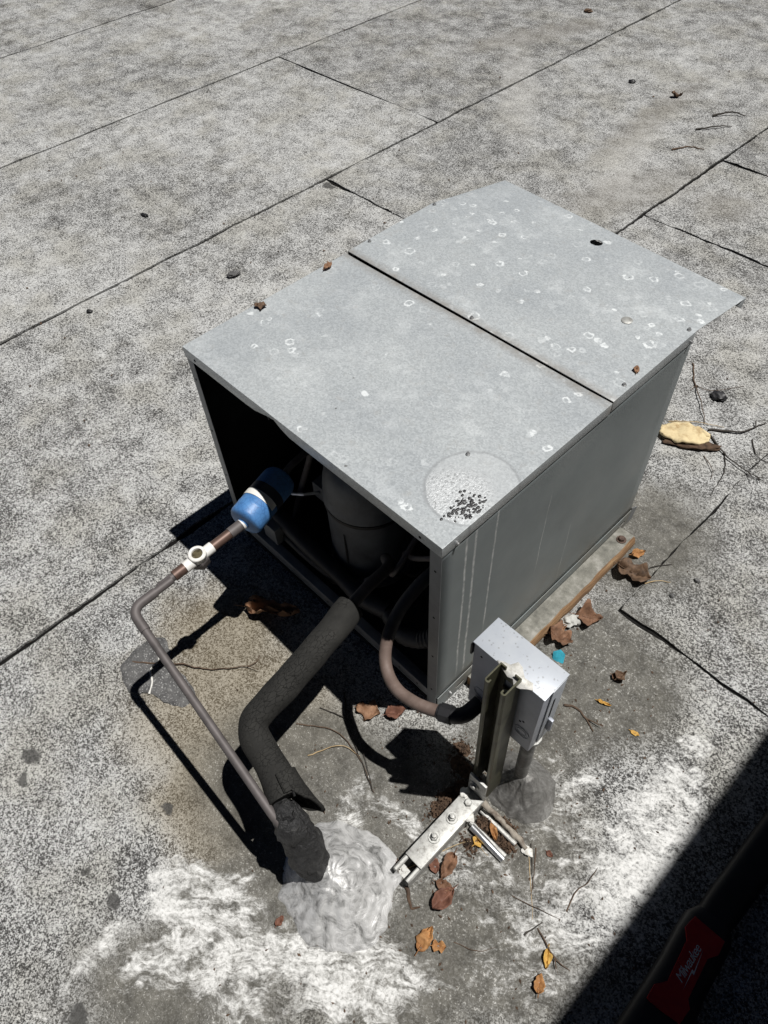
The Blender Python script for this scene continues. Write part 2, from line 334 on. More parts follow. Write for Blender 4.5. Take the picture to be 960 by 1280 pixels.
def tube(bm, path, r, n=14, caps=True, jitter=None):
    fr = frames(path); rs = r if isinstance(r, (list, tuple)) else [r] * len(fr); rings = []
    for (p, t, u, w), q in zip(fr, rs):
        ring = []
        for k in range(n):
            a = 2 * math.pi * k / n; d = u * math.cos(a) + w * math.sin(a); rr = q
            if jitter: rr = q * (1 + jitter[0] * noise.noise((p + d * q) * jitter[1]))
            ring.append(bm.verts.new(p + d * rr))
        rings.append(ring)
    for a, b in zip(rings, rings[1:]):
        for k in range(n): bm.faces.new((a[k], a[(k + 1) % n], b[(k + 1) % n], b[k]))
    if caps: bm.faces.new(rings[0][::-1]); bm.faces.new(rings[-1])
    return bm
def fillet(pts, r, n=8):
    pts = [Vector(p) for p in pts]; out = [pts[0]]
    for i in range(1, len(pts) - 1):
        a = (pts[i - 1] - pts[i]); b = (pts[i + 1] - pts[i]); q = min(r, a.length * .49, b.length * .49)
        p0 = pts[i] + a.normalized() * q; p1 = pts[i] + b.normalized() * q
        for k in range(n + 1):
            t = k / n; out.append(p0 * (1 - t) ** 2 + pts[i] * 2 * t * (1 - t) + p1 * t * t)
    out.append(pts[-1]); return out
def spline(pts, n=8):
    P = [Vector(p) for p in pts]; P = [P[0] * 2 - P[1]] + P + [P[-1] * 2 - P[-2]]; out = []
    for i in range(1, len(P) - 2):
        for k in range(n):
            t = k / n; a, b, c, d = P[i - 1:i + 3]
            out.append(.5 * ((2 * b) + (c - a) * t + (2 * a - 5 * b + 4 * c - d) * t * t + (3 * b - a - 3 * c + d) * t ** 3))
    out.append(P[-2]); return out
def subdiv(path, step):
    out = []; path = [Vector(p) for p in path]
    for a, b in zip(path, path[1:]):
        k = max(1, int((b - a).length / step))
        for i in range(k): out.append(a.lerp(b, i / k))
    out.append(path[-1]); return out
def lathe(bm, prof, center, axis=(0, 0, 1), n=24):
    ax = Vector(axis).normalized(); u = ax.orthogonal().normalized(); w = ax.cross(u); c = Vector(center); rings = []
    for r, h in prof:
        if r <= 1e-6: rings.append([bm.verts.new(c + ax * h)])
        else: rings.append([bm.verts.new(c + ax * h + (u * math.cos(2 * math.pi * k / n) + w * math.sin(2 * math.pi * k / n)) * r) for k in range(n)])
    for a, b in zip(rings, rings[1:]):
        for k in range(n):
            k2 = (k + 1) % n
            if len(a) == 1 and len(b) == 1: continue
            if len(a) == 1: bm.faces.new((a[0], b[k], b[k2]))
            elif len(b) == 1: bm.faces.new((a[k], a[k2], b[0]))
            else: bm.faces.new((a[k], a[k2], b[k2], b[k]))
    return bm
def L(prof, center, axis=(0, 0, 1), n=24): return lathe(bmesh.new(), prof, center, axis, n)
def prism(bm, pts, thick, axis=Vector((0, 0, 1))):
    a = [bm.verts.new(Vector(p)) for p in pts]; b = [bm.verts.new(Vector(p) + axis * thick) for p in pts]
    bm.faces.new(a[::-1]); bm.faces.new(b)
    for i in range(len(a)): bm.faces.new((a[i], a[(i + 1) % len(a)], b[(i + 1) % len(a)], b[i]))
    return bm
def hexbolt(name, c, axis, r, h, mat, parent, washer=True):
    ax = Vector(axis).normalized(); c = Vector(c)
    o = obj(name, L([(0, h), (r * .8, h), (r, h * .8), (r, 0), (0, 0)], c, ax, 6), mat, parent, angle=20)
    if washer: obj('washer', L([(0, .0015), (r * 1.45, .0015), (r * 1.5, .0005), (r * 1.5, -.0005), (0, -.0005)], c, ax, 20), mat, o)
    return o
def screw(c, axis, parent, r=.0045):
    o = obj('screw', L([(0, .0045), (r * .62, .0042), (r * .66, .0012), (r, .001), (r, -.0002), (0, -.0002)], c, axis, 12), 'screw', parent, angle=25)
    return o

# ================================================================== SETTING: roof
bm = bmesh.new(); bmesh.ops.create_grid(bm, x_segments=4, y_segments=4, size=150)
for v in bm.verts: v.co.z = -.0075
roof = tag(obj('roof', bm, 'asphalt', smooth=False), kind='structure')
roof['label'] = 'flat roof covered with pale granule-surfaced roofing sheets'
def edge_noise(s, seed, amp): return amp * (noise.noise((s * 6, seed, 0)) * .6 + noise.noise((s * 35, seed, 3)) * .3 + noise.noise((s * 140, seed, 7)) * .25)
def sheet(x0, x1, y0, y1, gap=(.004, .004, .004, .004), z=0.0, seed=0, step=.02):
    """one roofing sheet: ragged border, rounded lip, thickness"""
    bm = bmesh.new(); near = (x0 > -2.2 and y1 > -3 and y0 < 5)
    st = step if near else .08; pts = []
    ax = lambda s: Vector((x0 + gap[0] + edge_noise(s, seed + 1, .015), s))
    bx_ = lambda s: Vector((x1 - gap[1] + edge_noise(s, seed + 2, .013), s))
    ny = max(2, int((min(y1, 7) - max(y0, -3)) / st)); ys = [max(y0, -3) + (min(y1, 7) - max(y0, -3)) * i / ny for i in range(ny + 1)]
    if y0 < -3: ys = [y0] + ys
    if y1 > 7: ys = ys + [y1]
    nx = max(2, int((x1 - x0) / st / 1.5))
    bot = [Vector((x0 + (x1 - x0) * i / nx, y0 + gap[2] + edge_noise(x0 + i * .03, seed + 3, .022))) for i in range(1, nx)]
    top = [Vector((x1 - (x1 - x0) * i / nx, y1 - gap[3] + edge_noise(x0 + i * .03, seed + 4, .022))) for i in range(1, nx)]
    right = [bx_(s) for s in ys]; left = [ax(s) for s in reversed(ys)]
    right[0].y += gap[2]; right[-1].y -= gap[3]; left[0].y -= gap[3]; left[-1].y += gap[2]
    outline = bot + right + top + left
    a = [bm.verts.new((p.x, p.y, z)) for p in outline]
    f = bm.faces.new(a); f.normal_update()
    if f.normal.z < 0: f.normal_flip()
    d = [bm.verts.new((p.x, p.y, z - .0065)) for p in outline]
    n = len(a)
    for i in range(n): bm.faces.new((a[i], a[(i + 1) % n], d[(i + 1) % n], d[i]))
    bmesh.ops.triangulate(bm, faces=[f])
    o = obj('roofing_sheet', bm, 'cap', roof, smooth=False)
    return o
XS = [-40, -9.2, -8.0, -6.7, -5.5, -4.31, -3.12, -1.95, -.815, .137, 1.28, 2.4, 3.6, 40]
cuts = {(-4.31): [-1.2, 5.1], (-3.12): [2.08], (-1.95): [1.39, 4.6], (-.815): [2.035, 2.61], (.137): [.50], (1.28): [1.4]}
sd_ = 0
for x0, x1 in zip(XS, XS[1:]):
    ys = [-40] + cuts.get(x0, []) + [40]
    for y0, y1 in zip(ys, ys[1:]):
        sd_ += 10
        ga = .0072 if x0 != .137 else .0018; gb = .0060 if x1 != .137 else .0015
        low = (x0 == .137 and y1 == .50)
        if low: ga = -.02
        sheet(x0, x1, y0, y1, (ga, gb, ((.0050 if x0 != -.815 else .0065) if y0 > -40 else 0), ((.0040 if x0 != -.815 else .0060) if y1 < 40 else 0)), z=.0014 if low else -.0012 * (sd_ // 10 % 2), seed=sd_)

# tall wall to the right, out of frame, whose top edge throws the long straight shadow
HW = 3.0; xw = .541 + HW * SUN_DIR.x / SUN_DIR.z
w = thing('building_wall', 'tall plain stucco wall whose straight shadow falls across the roof corner', 'wall')
obj('wall_face', B(xw, xw + .22, -5.5, 6.5, 0, HW), 'stucco', w, smooth=False)
obj('coping', B(xw, xw + .25, -5.5, 6.5, HW + .002, HW + .06), 'steel', w, smooth=False)

# ================================================================== CONDENSING UNIT
W_, D_, H_ = .70, .7203, .6303
unit = thing('condensing_unit', 'grey sheet-metal condensing unit with open front on the roof', 'condensing unit')
# front lid: sheet with three folded lips
def bent_lid(name, mat, quads, parent):
    bm = bmesh.new()
    for q in quads:
        vs = [bm.verts.new(p) for p in q]; bm.faces.new(vs)
    bmesh.ops.remove_doubles(bm, verts=bm.verts[:], dist=1e-5)
    o = obj(name, bm, mat, parent)
    s = o.modifiers.new('solid', 'SOLIDIFY'); s.thickness = .0016; s.offset = -1
    b = o.modifiers.new('bevel', 'BEVEL'); b.width = .0022; b.segments = 3; b.limit_method = 'ANGLE'
    return o
def strip(ax, ay, bx, by, n, zf):
    return [[Vector((ax + (bx - ax) * i / n, ay + (by - ay) * i / n, 0)) for i in range(n + 1)]]
# the top skin is a grid so that it can be dished and dented a little
def skin(x0, x1, yf, yb, zfun, nx, ny, lips, lipd=.026, hole=None):
    bm = bmesh.new(); g = []
    for j in range(ny + 1):
        row = []
        for i in range(nx + 1):
            u = i / nx; v = j / ny; x = x0 + (x1 - x0) * u; y = yf(u) + (yb(u) - yf(u)) * v
            row.append(bm.verts.new((x if not callable(x0) else x, y, zfun(x, y))))
        g.append(row)
    for j in range(ny):
        for i in range(nx):
            bm.faces.new((g[j][i], g[j][i + 1], g[j + 1][i + 1], g[j + 1][i]))
    def lip(row):
        d = [bm.verts.new(v.co - Vector((0, 0, lipd))) for v in row]
        for i in range(len(row) - 1): bm.faces.new((row[i], row[i + 1], d[i + 1], d[i]))
    if 'f' in lips: lip(g[0])
    if 'r' in lips: lip([r[-1] for r in g][:lips['r']])
    if 'l' in lips: lip([r[0] for r in g][:lips['l']])
    bmesh.ops.remove_doubles(bm, verts=bm.verts[:], dist=1e-5)
    return bm, g
def zf(x, y):
    e = min(x + .703, .003 - x, y + .003); e = max(0, min(1, e / .05))
    return H_ + e * .0015 * noise.noise((x * 4, y * 4, 1)) - e * .001
bm, g = skin(-.703, .003, lambda u: -.003, lambda u: .4385 + .004 * u, zf, 28, 18, {'f': 1, 'r': 99, 'l': 99})
# small dent in the middle of the front lip
for v in bm.verts:
    if v.co.y < 0 and v.co.z < H_ - .01: v.co.y += .008 * math.exp(-((v.co.x + .43) / .03) ** 2); v.co.z += .004 * math.exp(-((v.co.x + .43) / .03) ** 2)
lf = obj('front_lid', bm, 'lid_front', unit, angle=40)
s = lf.modifiers.new('solid', 'SOLIDIFY'); s.thickness = .0016; s.offset = -1
bv = lf.modifiers.new('bevel', 'BEVEL'); bv.width = .002; bv.segments = 2; bv.limit_method = 'ANGLE'; bv.angle_limit = math.radians(50)
lf['label'] = 'front half of the lid with a round speckled patch'
def zr(x, y):
    z = H_ + .0022 + .0012 * noise.noise((x * 4, y * 4, 9))
    if y > .722:
        k = (x + .7) / .7; z -= (y - .722) * (.13 * (1 - k) + .085 * k)
    return z
def yb_(u): return .962 - .062 * u
NY = 22; bm = bmesh.new(); g = []
for j in range(NY + 1):
    row = []
    for i in range(29):
        u = i / 28; v = j / NY
        y = (.4445 + (.722 - .4445) * v / .6) if v <= .6 else .722 + (yb_(u) - .722) * (v - .6) / .4
        x = -.703 + .706 * u + max(0, y - .722) * (.10 * (1 - u) + .05 * u)
        row.append(bm.verts.new((x, y, zr(x, y))))
    g.append(row)
HX, HY, HR = -.331, .861, .0145
for j in range(NY):
    for i in range(28): bm.faces.new((g[j][i], g[j][i + 1], g[j + 1][i + 1], g[j + 1][i]))
def lip(row, d=.026, dx=0):
    q = [bm.verts.new(v.co - Vector((0, 0, d))) for v in row]
    for i in range(len(row) - 1): bm.faces.new((row[i], row[i + 1], q[i + 1], q[i]))
jm = int(NY * .6) + 1
lip([r[28] for r in g][:jm]); lip([r[0] for r in g][:jm])
# folded back hem: reaches down and shows as a dark triangle at the right corner
q = [bm.verts.new(v.co + Vector((0, -.004, -.024))) for v in g[NY]]
for i in range(28): bm.faces.new((g[NY][i], g[NY][i + 1], q[i + 1], q[i]))
tri = bm.verts.new(g[NY][28].co + Vector((-.004, -.03, -.004)))
bm.faces.new((g[NY][28], q[28], tri))
# knock-out hole cut through the sheet
bm.normal_update()
cand = [f for f in bm.faces if abs(f.calc_center_median().x - HX) < .045 and abs(f.calc_center_median().y - HY) < .036 and abs(f.normal.z) > .8]
bd = {}
for f in cand:
    for e in f.edges: bd[e] = bd.get(e, 0) + 1
loop = [e for e, k in bd.items() if k == 1]; inner = [e for e, k in bd.items() if k > 1]
bmesh.ops.delete(bm, geom=cand, context='FACES_ONLY'); bmesh.ops.delete(bm, geom=inner, context='EDGES')
lv = []; e0 = loop[0]; v0 = e0.verts[0]; vcur = e0.other_vert(v0); lv = [v0, vcur]; left_ = set(loop) - {e0}
while left_:
    nx_ = next((e for e in left_ if vcur in e.verts), None)
    if nx_ is None: break
    vcur = nx_.other_vert(vcur); left_.discard(nx_)
    if vcur is not v0: lv.append(vcur)
lv = [v for v in lv]; ang = lambda v: math.atan2(v.co.y - HY, v.co.x - HX)
lv.sort(key=ang); n_ = len(lv)
ring = [bm.verts.new((HX + HR * math.cos(ang(v)), HY + HR * math.sin(ang(v)), zr(HX, HY + HR * math.sin(ang(v))))) for v in lv]
for k in range(n_): bm.faces.new((lv[k], lv[(k + 1) % n_], ring[(k + 1) % n_], ring[k]))
bmesh.ops.delete(bm, geom=[v for v in bm.verts if not v.link_faces], context='VERTS')
lr = obj('rear_lid', bm, 'lid_rear', unit, angle=40)
s = lr.modifiers.new('solid', 'SOLIDIFY'); s.thickness = .0016; s.offset = -1
bv = lr.modifiers.new('bevel', 'BEVEL'); bv.width = .0012; bv.segments = 2; bv.limit_method = 'ANGLE'; bv.angle_limit = math.radians(50)
lr['label'] = 'rear half of the lid with water-spot rings and overhang'
for x, y in ((-.341, .4515), (-.009, .494), (-.009, .711), (-.694, .503), (-.694, .716)): screw((x, y, H_ + .0025), (0, 0, 1), lr)
screw((-.101, .172, H_), (0, 0, 1), lf, .004)
for y, p in ((.031, lf), (.708, lr)): screw((.0032, y, H_ - .018), (1, 0, 0), p)
obj('plug', L([(0, .001), (.010, .0009), (.0115, 0), (0, -.001)], (-.113, .655, H_ + .003), n=20), 'zinc', lr)
# side, back, base
bm = bmesh.new(); N = 24
gr = [[bm.verts.new((.0012 * noise.noise((i * .25, j * .3, 4)) * (1 if 0 < i < N and 0 < j < N else 0), D_ * i / N, .066 + (.612 - .066) * j / N)) for j in range(N + 1)] for i in range(N + 1)]
for i in range(N):
    for j in range(N): bm.faces.new((gr[i][j], gr[i + 1][j], gr[i + 1][j + 1], gr[i][j + 1]))
sp = obj('right_side_panel', bm, 'side', unit); s = sp.modifiers.new('solid', 'SOLIDIFY'); s.thickness = .0012; s.offset = -1
sp['label'] = 'grey right side panel with white drip streaks'
# lower skirt with oval hand slots
def plate_x(x, y0, y1, z0, z1, slots, t=.0014):
    bm = bmesh.new(); cur = y0; Lq = []
    o = [(y0, z0), (y1, z0), (y1, z1), (y0, z1)]
    outer = [bm.verts.new((x, a, b)) for a, b in o]; ed = [bm.edges.new((outer[k], outer[(k + 1) % 4])) for k in range(4)]
    for (cy, cz, ry, rz, rot) in slots:
        r = []
        for k in range(20):
            a = 2 * math.pi * k / 20; p, q_ = ry * math.cos(a), rz * math.sin(a); r.append(bm.verts.new((x, cy + p * math.cos(rot) - q_ * math.sin(rot), cz + p * math.sin(rot) + q_ * math.cos(rot))))
        ed += [bm.edges.new((r[k], r[(k + 1) % 20])) for k in range(20)]
    bmesh.ops.triangle_fill(bm, use_beauty=True, use_dissolve=False, edges=ed, normal=(1, 0, 0))
    return bm
sk = obj('base_skirt', plate_x(.0022, .002, D_, .012, .0685, [(.075, .034, .015, .006, 0), (.690, .040, .013, .006, 0)]), 'side', unit, smooth=False)
s = sk.modifiers.new('solid', 'SOLIDIFY'); s.thickness = .0014; s.offset = 1
screw((.0036, .042, .040), (1, 0, 0), sk, .0045); screw((.0036, .115, .052), (1, 0, 0), sk, .003)
# foot tab at the back corner
bm = bmesh.new(); prism(bm, [(.001, .722, .012), (.001, .745, .012), (.001, .752, .055), (.001, .722, .075)], .002, Vector((1, 0, 0)))
obj('corner_tab', bm, 'steel', unit)
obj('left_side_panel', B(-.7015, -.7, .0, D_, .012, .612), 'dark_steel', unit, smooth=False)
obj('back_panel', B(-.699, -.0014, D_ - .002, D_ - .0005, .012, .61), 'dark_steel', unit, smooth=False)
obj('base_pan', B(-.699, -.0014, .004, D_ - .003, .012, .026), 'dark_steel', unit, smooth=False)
for x0, x1 in ((-.66, -.60), (-.08, -.02)): obj('foot', B(x0, x1, .03, .69, 0, .0118), 'black', unit, smooth=False)
# front corner flanges and bottom rail
fr = obj('front_post', B(-.0245, .001, -.0012, .0, .014, .604), 'steel', unit, smooth=False)
fl = obj('front_post', B(-.7005, -.679, -.0012, .0, .014, .604), 'steel', unit, smooth=False)
for z in (.55, .40, .25, .10):
    obj('screw_hole', L([(0, .0004), (.0026, .0004), (.0026, 0), (0, 0)], (-.012, -.0012, z), (0, -1, 0), 10), 'hole', fr)
    obj('screw_hole', L([(0, .0004), (.0026, .0004), (.0026, 0), (0, 0)], (-.690, -.0012, z), (0, -1, 0), 10), 'hole', fl)
br = obj('bottom_rail', B(-.6785, -.025, -.001, .022, .045, .080, bevel=.002), 'steel', unit)
for x in (-.055, -.11, -.35): obj('screw_hole', L([(0, .0004), (.0026, .0004), (.0026, 0), (0, 0)], (x, -.001, .064), (0, -1, 0), 10), 'hole', br)
for x in (-.045, -.43, -.665): obj('screw_hole', L([(0, .0005), (.0028, .0005), (.0028, 0), (0, 0)], (x, -.0032, H_ - .015), (0, -1, 0), 10), 'hole', lf)
hole_backing = obj('added_hole_backing', B(-.66, -.105, D_ + .001, .893, .05, .600), 'black', unit, smooth=False)  # plain black block added under the overhang so the lid's hole looks dark
def wrap_label(c, r, h0, h1, a0, a1, n=12):
    bm = bmesh.new(); A = []; Q = []
    for k in range(n + 1):
        t = math.radians(a0 + (a1 - a0) * k / n); d = Vector((math.cos(t), math.sin(t), 0)) * r
        A.append(bm.verts.new(c + d + Vector((0, 0, h0)))); Q.append(bm.verts.new(c + d + Vector((0, 0, h1))))
    for k in range(n): bm.faces.new((A[k], A[k + 1], Q[k + 1], Q[k]))
    return bm
# compressor
cx, cy, cr = -.382, .178, .098
R_ = cr
comp = obj('compressor', L([(0, .07), (R_ * .96, .07), (R_, .085), (R_, .27), (R_ * 1.03, .272), (R_ * 1.03, .279), (R_ * 1.0, .281), (R_ * 1.0, .292), (R_ * 1.05, .294), (R_ * 1.05, .305), (R_ * 1.02, .31), (R_ * 1.02, .335), (R_ * 1.0, .352), (R_ * .95, .375), (R_ * .86, .397), (R_ * .72, .415), (R_ * .5, .428), (R_ * .25, .434), (0, .436)], (cx, cy, 0), n=48), 'compressor', unit)
comp['label'] = 'dusty grey hermetic compressor inside the housing'
obj('weld_band', L([(R_ * 1.02, .281), (R_ * 1.048, .282), (R_ * 1.048, .2905), (R_ * 1.02, .2915)], (cx, cy, 0), n=48), 'black', comp)
obj('bottom_band', L([(R_ * .9, .05), (R_ * 1.06, .05), (R_ * 1.06, .0695), (R_ * .9, .0695)], (cx, cy, 0), n=48), 'compressor', comp)
for a in (20, 140, 260):
    obj('mounting_foot', L([(0, .05), (.022, .05), (.024, .045), (.016, .0262), (0, .0262)], (cx + .11 * math.cos(math.radians(a)), cy + .11 * math.sin(math.radians(a)), 0), n=16), 'black', comp)
obj('nameplate', B(cx - .02, cx + .04, cy - .03, cy + .03, .428, .441, bevel=.002), 'navy', comp)
bm = B(cx - .145, cx - .098, cy - .05, cy + .02, .20, .25, bevel=.003)
tb = obj('terminal_box', bm, 'compressor', comp)
tube(bmx := bmesh.new(), [(cx - .12, cy - .051, .23), (cx - .135, cy - .085, .24), (cx - .16, cy - .10, .235)], .004, 8); obj('service_valve', bmx, 'chrome', comp)
obj('label_plate', wrap_label(Vector((cx, cy, .13)), R_ + .0008, .0, .10, 150, 195), 'steel', comp)
bm = tube(bmesh.new(), [(cx + .02, cy - R_ * 1.0, .24), (cx + .022, cy - R_ * 1.0, .17), (cx + .021, cy - R_, .13)], [.001, .003, .0015], 6); obj('oil_run', bm, 'black', comp)
# inner divider and dark hoses
obj('fan_divider', B(-.698, -.003, .44, .443, .03, .60), 'black', unit, smooth=False)
bm = tube(bmesh.new(), spline([(-.66, .06, .13), (-.56, .052, .135), (-.46, .05, .12), (-.36, .055, .10), (-.28, .05, .10), (-.2, .06, .12)], 8), .021, 16); obj('inner_suction_pipe', bm, 'hose_dark', unit)
bm = tube(bmesh.new(), spline([(-.62, .045, .10), (-.5, .04, .095), (-.40, .045, .088), (-.33, .06, .09)], 8), .012, 12); obj('inner_liquid_pipe', bm, 'hose_dark', unit)
bm = bmesh.new(); pth = subdiv(spline([(-.19, .05, .13), (-.12, .03, .15), (-.06, .06, .19), (-.03, .14, .25), (-.05, .22, .3)], 10), .004)
tube(bm, pth, [.019 + .0016 * (i % 2) for i in range(len(pth))], 14); obj('ribbed_conduit', bm, 'hose_dark', unit)
bm = tube(bmesh.new(), spline([(-.30, .08, .12), (-.24, .10, .2), (-.2, .08, .26), (-.21, .16, .3)], 8), .006, 10); obj('copper_tube', bm, 'copper', unit)
bm = tube(bmesh.new(), spline([(-.25, .16, .2), (-.17, .12, .3), (-.1, .15, .36), (-.09, .25, .38)], 8), .006, 10); obj('copper_tube', bm, 'copper', unit)
obj('pipe_bracket', B(-.60, -.55, .012, .045, .082, .14, bevel=.002), 'steel', unit)

# ---- wooden sleeper beside the base
sl = thing('wood_sleeper', 'weathered wooden sleeper along the right foot of the unit', 'timber')
bm = bmesh.new(); n = 60; rows = []
for i in range(n + 1):
    y = .10 + (.682 - .10) * i / n; w0 = .0048; w1 = .054 + .0035 * noise.noise((y * 25, 1, 1)) + .004 * noise.noise((y * 8, 2, 1)); zt = .036 + .002 * noise.noise((y * 20, 5, 2))
    rows.append([bm.verts.new(p) for p in ((w0, y, 0), (w0, y, .036), (w1 - .006, y, zt), (w1, y, zt - .008 + .004 * noise.noise((y * 40, 3, 3))), (w1 + .003, y, .012), (w1 + .001, y, 0))])
for a, b in zip(rows, rows[1:]):
    for k in range(6): bm.faces.new((a[k], a[(k + 1) % 6], b[(k + 1) % 6], b[k]))
bm.faces.new(rows[0][::-1]); bm.faces.new(rows[-1])
obj('beam', bm, 'wood', sl)
hexbolt('lag_bolt', (.030, .650, .0365), (0, 0, 1), .0085, .009, 'rust_bolt', sl)

# ================================================================== REFRIGERANT LINES
ll = thing('liquid_line', 'thin dull copper line with sight glass and blue filter drier', 'pipe')
pe = Vector((-.4365, -.378, .377)); sg = Vector((-.4475, -.217, .3735)); dfront = Vector((-.4490, -.103, .377))
bm = tube(bmesh.new(), fillet([(-.440, -.285, .375), pe, (.012, -.414, .25), (.05, -.405, .18)], .022, 8), .0080, 18); obj('pipe', bm, 'copper', ll)
# elbow sockets
d1 = (Vector((-.440, -.285, .375)) - pe).normalized(); d2 = (Vector((.012, -.414, .25)) - pe).normalized()
bm = tube(bmesh.new(), fillet([pe + d1 * .055, pe, pe + d2 * .05], .024, 10), .0097, 18); obj('elbow', bm, 'copper', ll)
ax = (dfront - sg).normalized()
for a, b, r, mt, nm in ((-.095, -.045, .0086, 'copper', 'pipe'), (-.060, -.033, .0112, 'copper_red', 'copper_sleeve'), (-.0335, -.012, .0118, 'solder', 'fitting_collar'), (.012, .034, .0118, 'solder', 'fitting_collar'), (.033, .083, .0104, 'copper_red', 'copper_sleeve'), (.078, .108, .0118, 'copper', 'drier_stub'), (.1075, .116, .0122, 'solder', 'solder_ring')):
    obj(nm, tube(bmesh.new(), [sg + ax * a, sg + ax * b], r, 18), mt, ll)
gl = obj('sight_glass', L([(0, -.020), (.013, -.020), (.0165, -.013), (.0165, .006), (.018, .009), (.018, .015), (.0165, .0165), (.0115, .0165), (.0108, .0125)], sg, (.10, -.06, 1), 28), 'solder', ll)
obj('window', L([(0, .0142), (.006, .014), (.0111, .0125), (.0111, .011)], sg, (.10, -.06, 1), 24), 'glass_eye', gl)
obj('hexagon_body', L([(0, -.021), (.0195, -.021), (.0205, -.018), (.0205, -.004), (.0185, .0), (0, .0)], sg, (.10, -.06, 1), 6), 'copper', gl, angle=20)
dax = Vector((-.25, .95, .05)).normalized(); d0 = dfront
R0 = .0375
dr = obj('filter_drier', L([(0, -.004), (.0125, -.004), (.0135, -.001), (.024, .0), (.033, .0025), (R0 * .97, .006), (R0, .011), (R0, .030), (R0 * 1.015, .032), (R0 * 1.015, .034), (R0, .036), (R0, .118), (R0 * .97, .126), (R0 * .85, .134), (.014, .142), (0, .142)], d0, dax, 40), 'blue', ll)
dr['label'] = 'blue cylindrical filter drier with white band'
# label: dark band with a white patch, wrapped round the shell
def wrap(c, ax_, r, h0, h1, a0, a1, n=20):
    bm = bmesh.new(); a_ = Vector(ax_).normalized(); u = Vector((0, 0, 1)); u = (u - a_ * u.dot(a_)).normalized(); w_ = a_.cross(u); A = []; Bq = []
    for k in range(n + 1):
        t = math.radians(a0 + (a1 - a0) * k / n); d = u * math.cos(t) + w_ * math.sin(t)
        A.append(bm.verts.new(c + a_ * h0 + d * r)); Bq.append(bm.verts.new(c + a_ * h1 + d * r))
    for k in range(n): bm.faces.new((A[k], A[k + 1], Bq[k + 1], Bq[k]))
    return bm
obj('dark_label', wrap(d0, dax, R0 + .0006, 0.064, .086, -178, 178, 40), 'navy', dr)
obj('white_label', wrap(d0, dax, R0 + .0012, 0.0490, .0645, -62, 80, 24), 'white_label', dr)
bm = tube(bmesh.new(), spline([d0 + dax * .138, d0 + dax * .18, (-.56, .16, .3), (-.60, .14, .15), (-.60, .10, .05)], 8), .008, 12); obj('inner_pipe', bm, 'copper', ll)

sl_ = thing('suction_line', 'thick pipe in cracked black foam insulation entering the unit', 'insulated pipe')
path = fillet([(-.176, -.062, .318), (-.157, -.15, .314), (-.149, -.25, .297), (-.146, -.348, .277), (-.05, -.366, .258), (-.006, -.379, .250)], .030, 10)
path = subdiv(path, .008); nr = len(path)
bm = bmesh.new(); tube(bm, path, [.0285 + (.003 * max(0, (i - nr + 12) / 12)) for i in range(nr)], 36, True, (.13, 17))
obj('insulation', bm, 'foam', sl_)
bm = tube(bmesh.new(), spline([(-.176, -.07, .318), (-.19, .0, .31), (-.22, .08, .26), (-.27, .12, .2)], 8), .0125, 14); obj('copper_core', bm, 'copper', sl_)
# split flap at the lower end of the foam sleeve
bm = bmesh.new(); rows = []; fa = Vector((-.052, -.366, .258)); fd = Vector((.056, -.015, -.010)).normalized()
for i in range(17):
    t = i / 16; row = []
    for k in range(15):
        u_ = k / 14; a = math.radians(-75 + 165 * u_); ln = .006 + .052 * max(0, 1 - abs(u_ - .36) / .5) ** .8 + .004 * noise.noise((u_ * 9, 4, 1))
        r_ = .0305 + .020 * (t * ln / .06) ** 1.6; d = Vector((0, math.cos(a), math.sin(a))); d = (d - fd * d.dot(fd)).normalized()
        row.append(bm.verts.new(fa + fd * (.01 + t * (ln + .03)) + d * (r_ + .001 * noise.noise((t * 6, u_ * 6, 2)))))
    rows.append(row)
for a, b in zip(rows, rows[1:]):
    for k in range(14): bm.faces.new((a[k], a[k + 1], b[k + 1], b[k]))
fo = obj('foam_flap', bm, 'foam', sl_, angle=60); md = fo.modifiers.new('solid', 'SOLIDIFY'); md.thickness = .006; md.offset = 1
bm = bmesh.new(); pts = [(-.052 + .012 * k, -.366 + .0025 * math.sin(k * 2.1) - .0012 * k, .258 - .0022 * k) for k in range(6)]
tube(bm, [Vector(p) + Vector((.003, .006, .0285)) for p in pts], [.0005, .0016, .002, .0026, .0026, .002], 6); obj('foam_split', bm, 'hole', sl_)

# mastic-wrapped stub and silver roof penetration
wr = thing('pipe_wrap', 'lumpy black tape wrap where both lines enter the roof', 'tape wrap')
bm = bmesh.new(); path = subdiv(spline([(-.004, -.392, .258), (.022, -.397, .222), (.043, -.398, .165), (.060, -.401, .095), (.074, -.398, .03)], 6), .0062); nr = len(path)
rad = [.0195 + .0125 * math.sin(min(1, i / nr * 1.6) * math.pi / 2) - (.003 if i > nr * .8 else 0) for i in range(nr)]
rad[0] = .012; rad[1] = .017
fr_ = frames(path); NA = 46; rings = []
for i, ((p, tg, u, w2), q_) in enumerate(zip(fr_, rad)):
    row = []
    for k in range(NA):
        a = 2 * math.pi * k / NA; d = u * math.cos(a) + w2 * math.sin(a); P_ = p + d * q_
        cr_ = abs(noise.noise(Vector((P_.x * 26, P_.y * 26, P_.z * 14 + a * .35)))); lay_ = ((i / nr * 3.2 + .35 * math.sin(a + 1) + .12 * noise.noise(P_ * 40)) % 1.0)
        row.append(bm.verts.new(p + d * q_ * (1.0 + .22 * noise.noise(P_ * 24) - .22 * (.22 - min(cr_, .22)) / .22 * .8 + .09 * noise.noise(P_ * 70) + .07 * abs(noise.noise(Vector((P_.x * 60, P_.y * 60, P_.z * 110)))) + .16 * lay_)))
    rings.append(row)
for a, b in zip(rings, rings[1:]):
    for k in range(NA): bm.faces.new((a[k], a[(k + 1) % NA], b[(k + 1) % NA], b[k]))
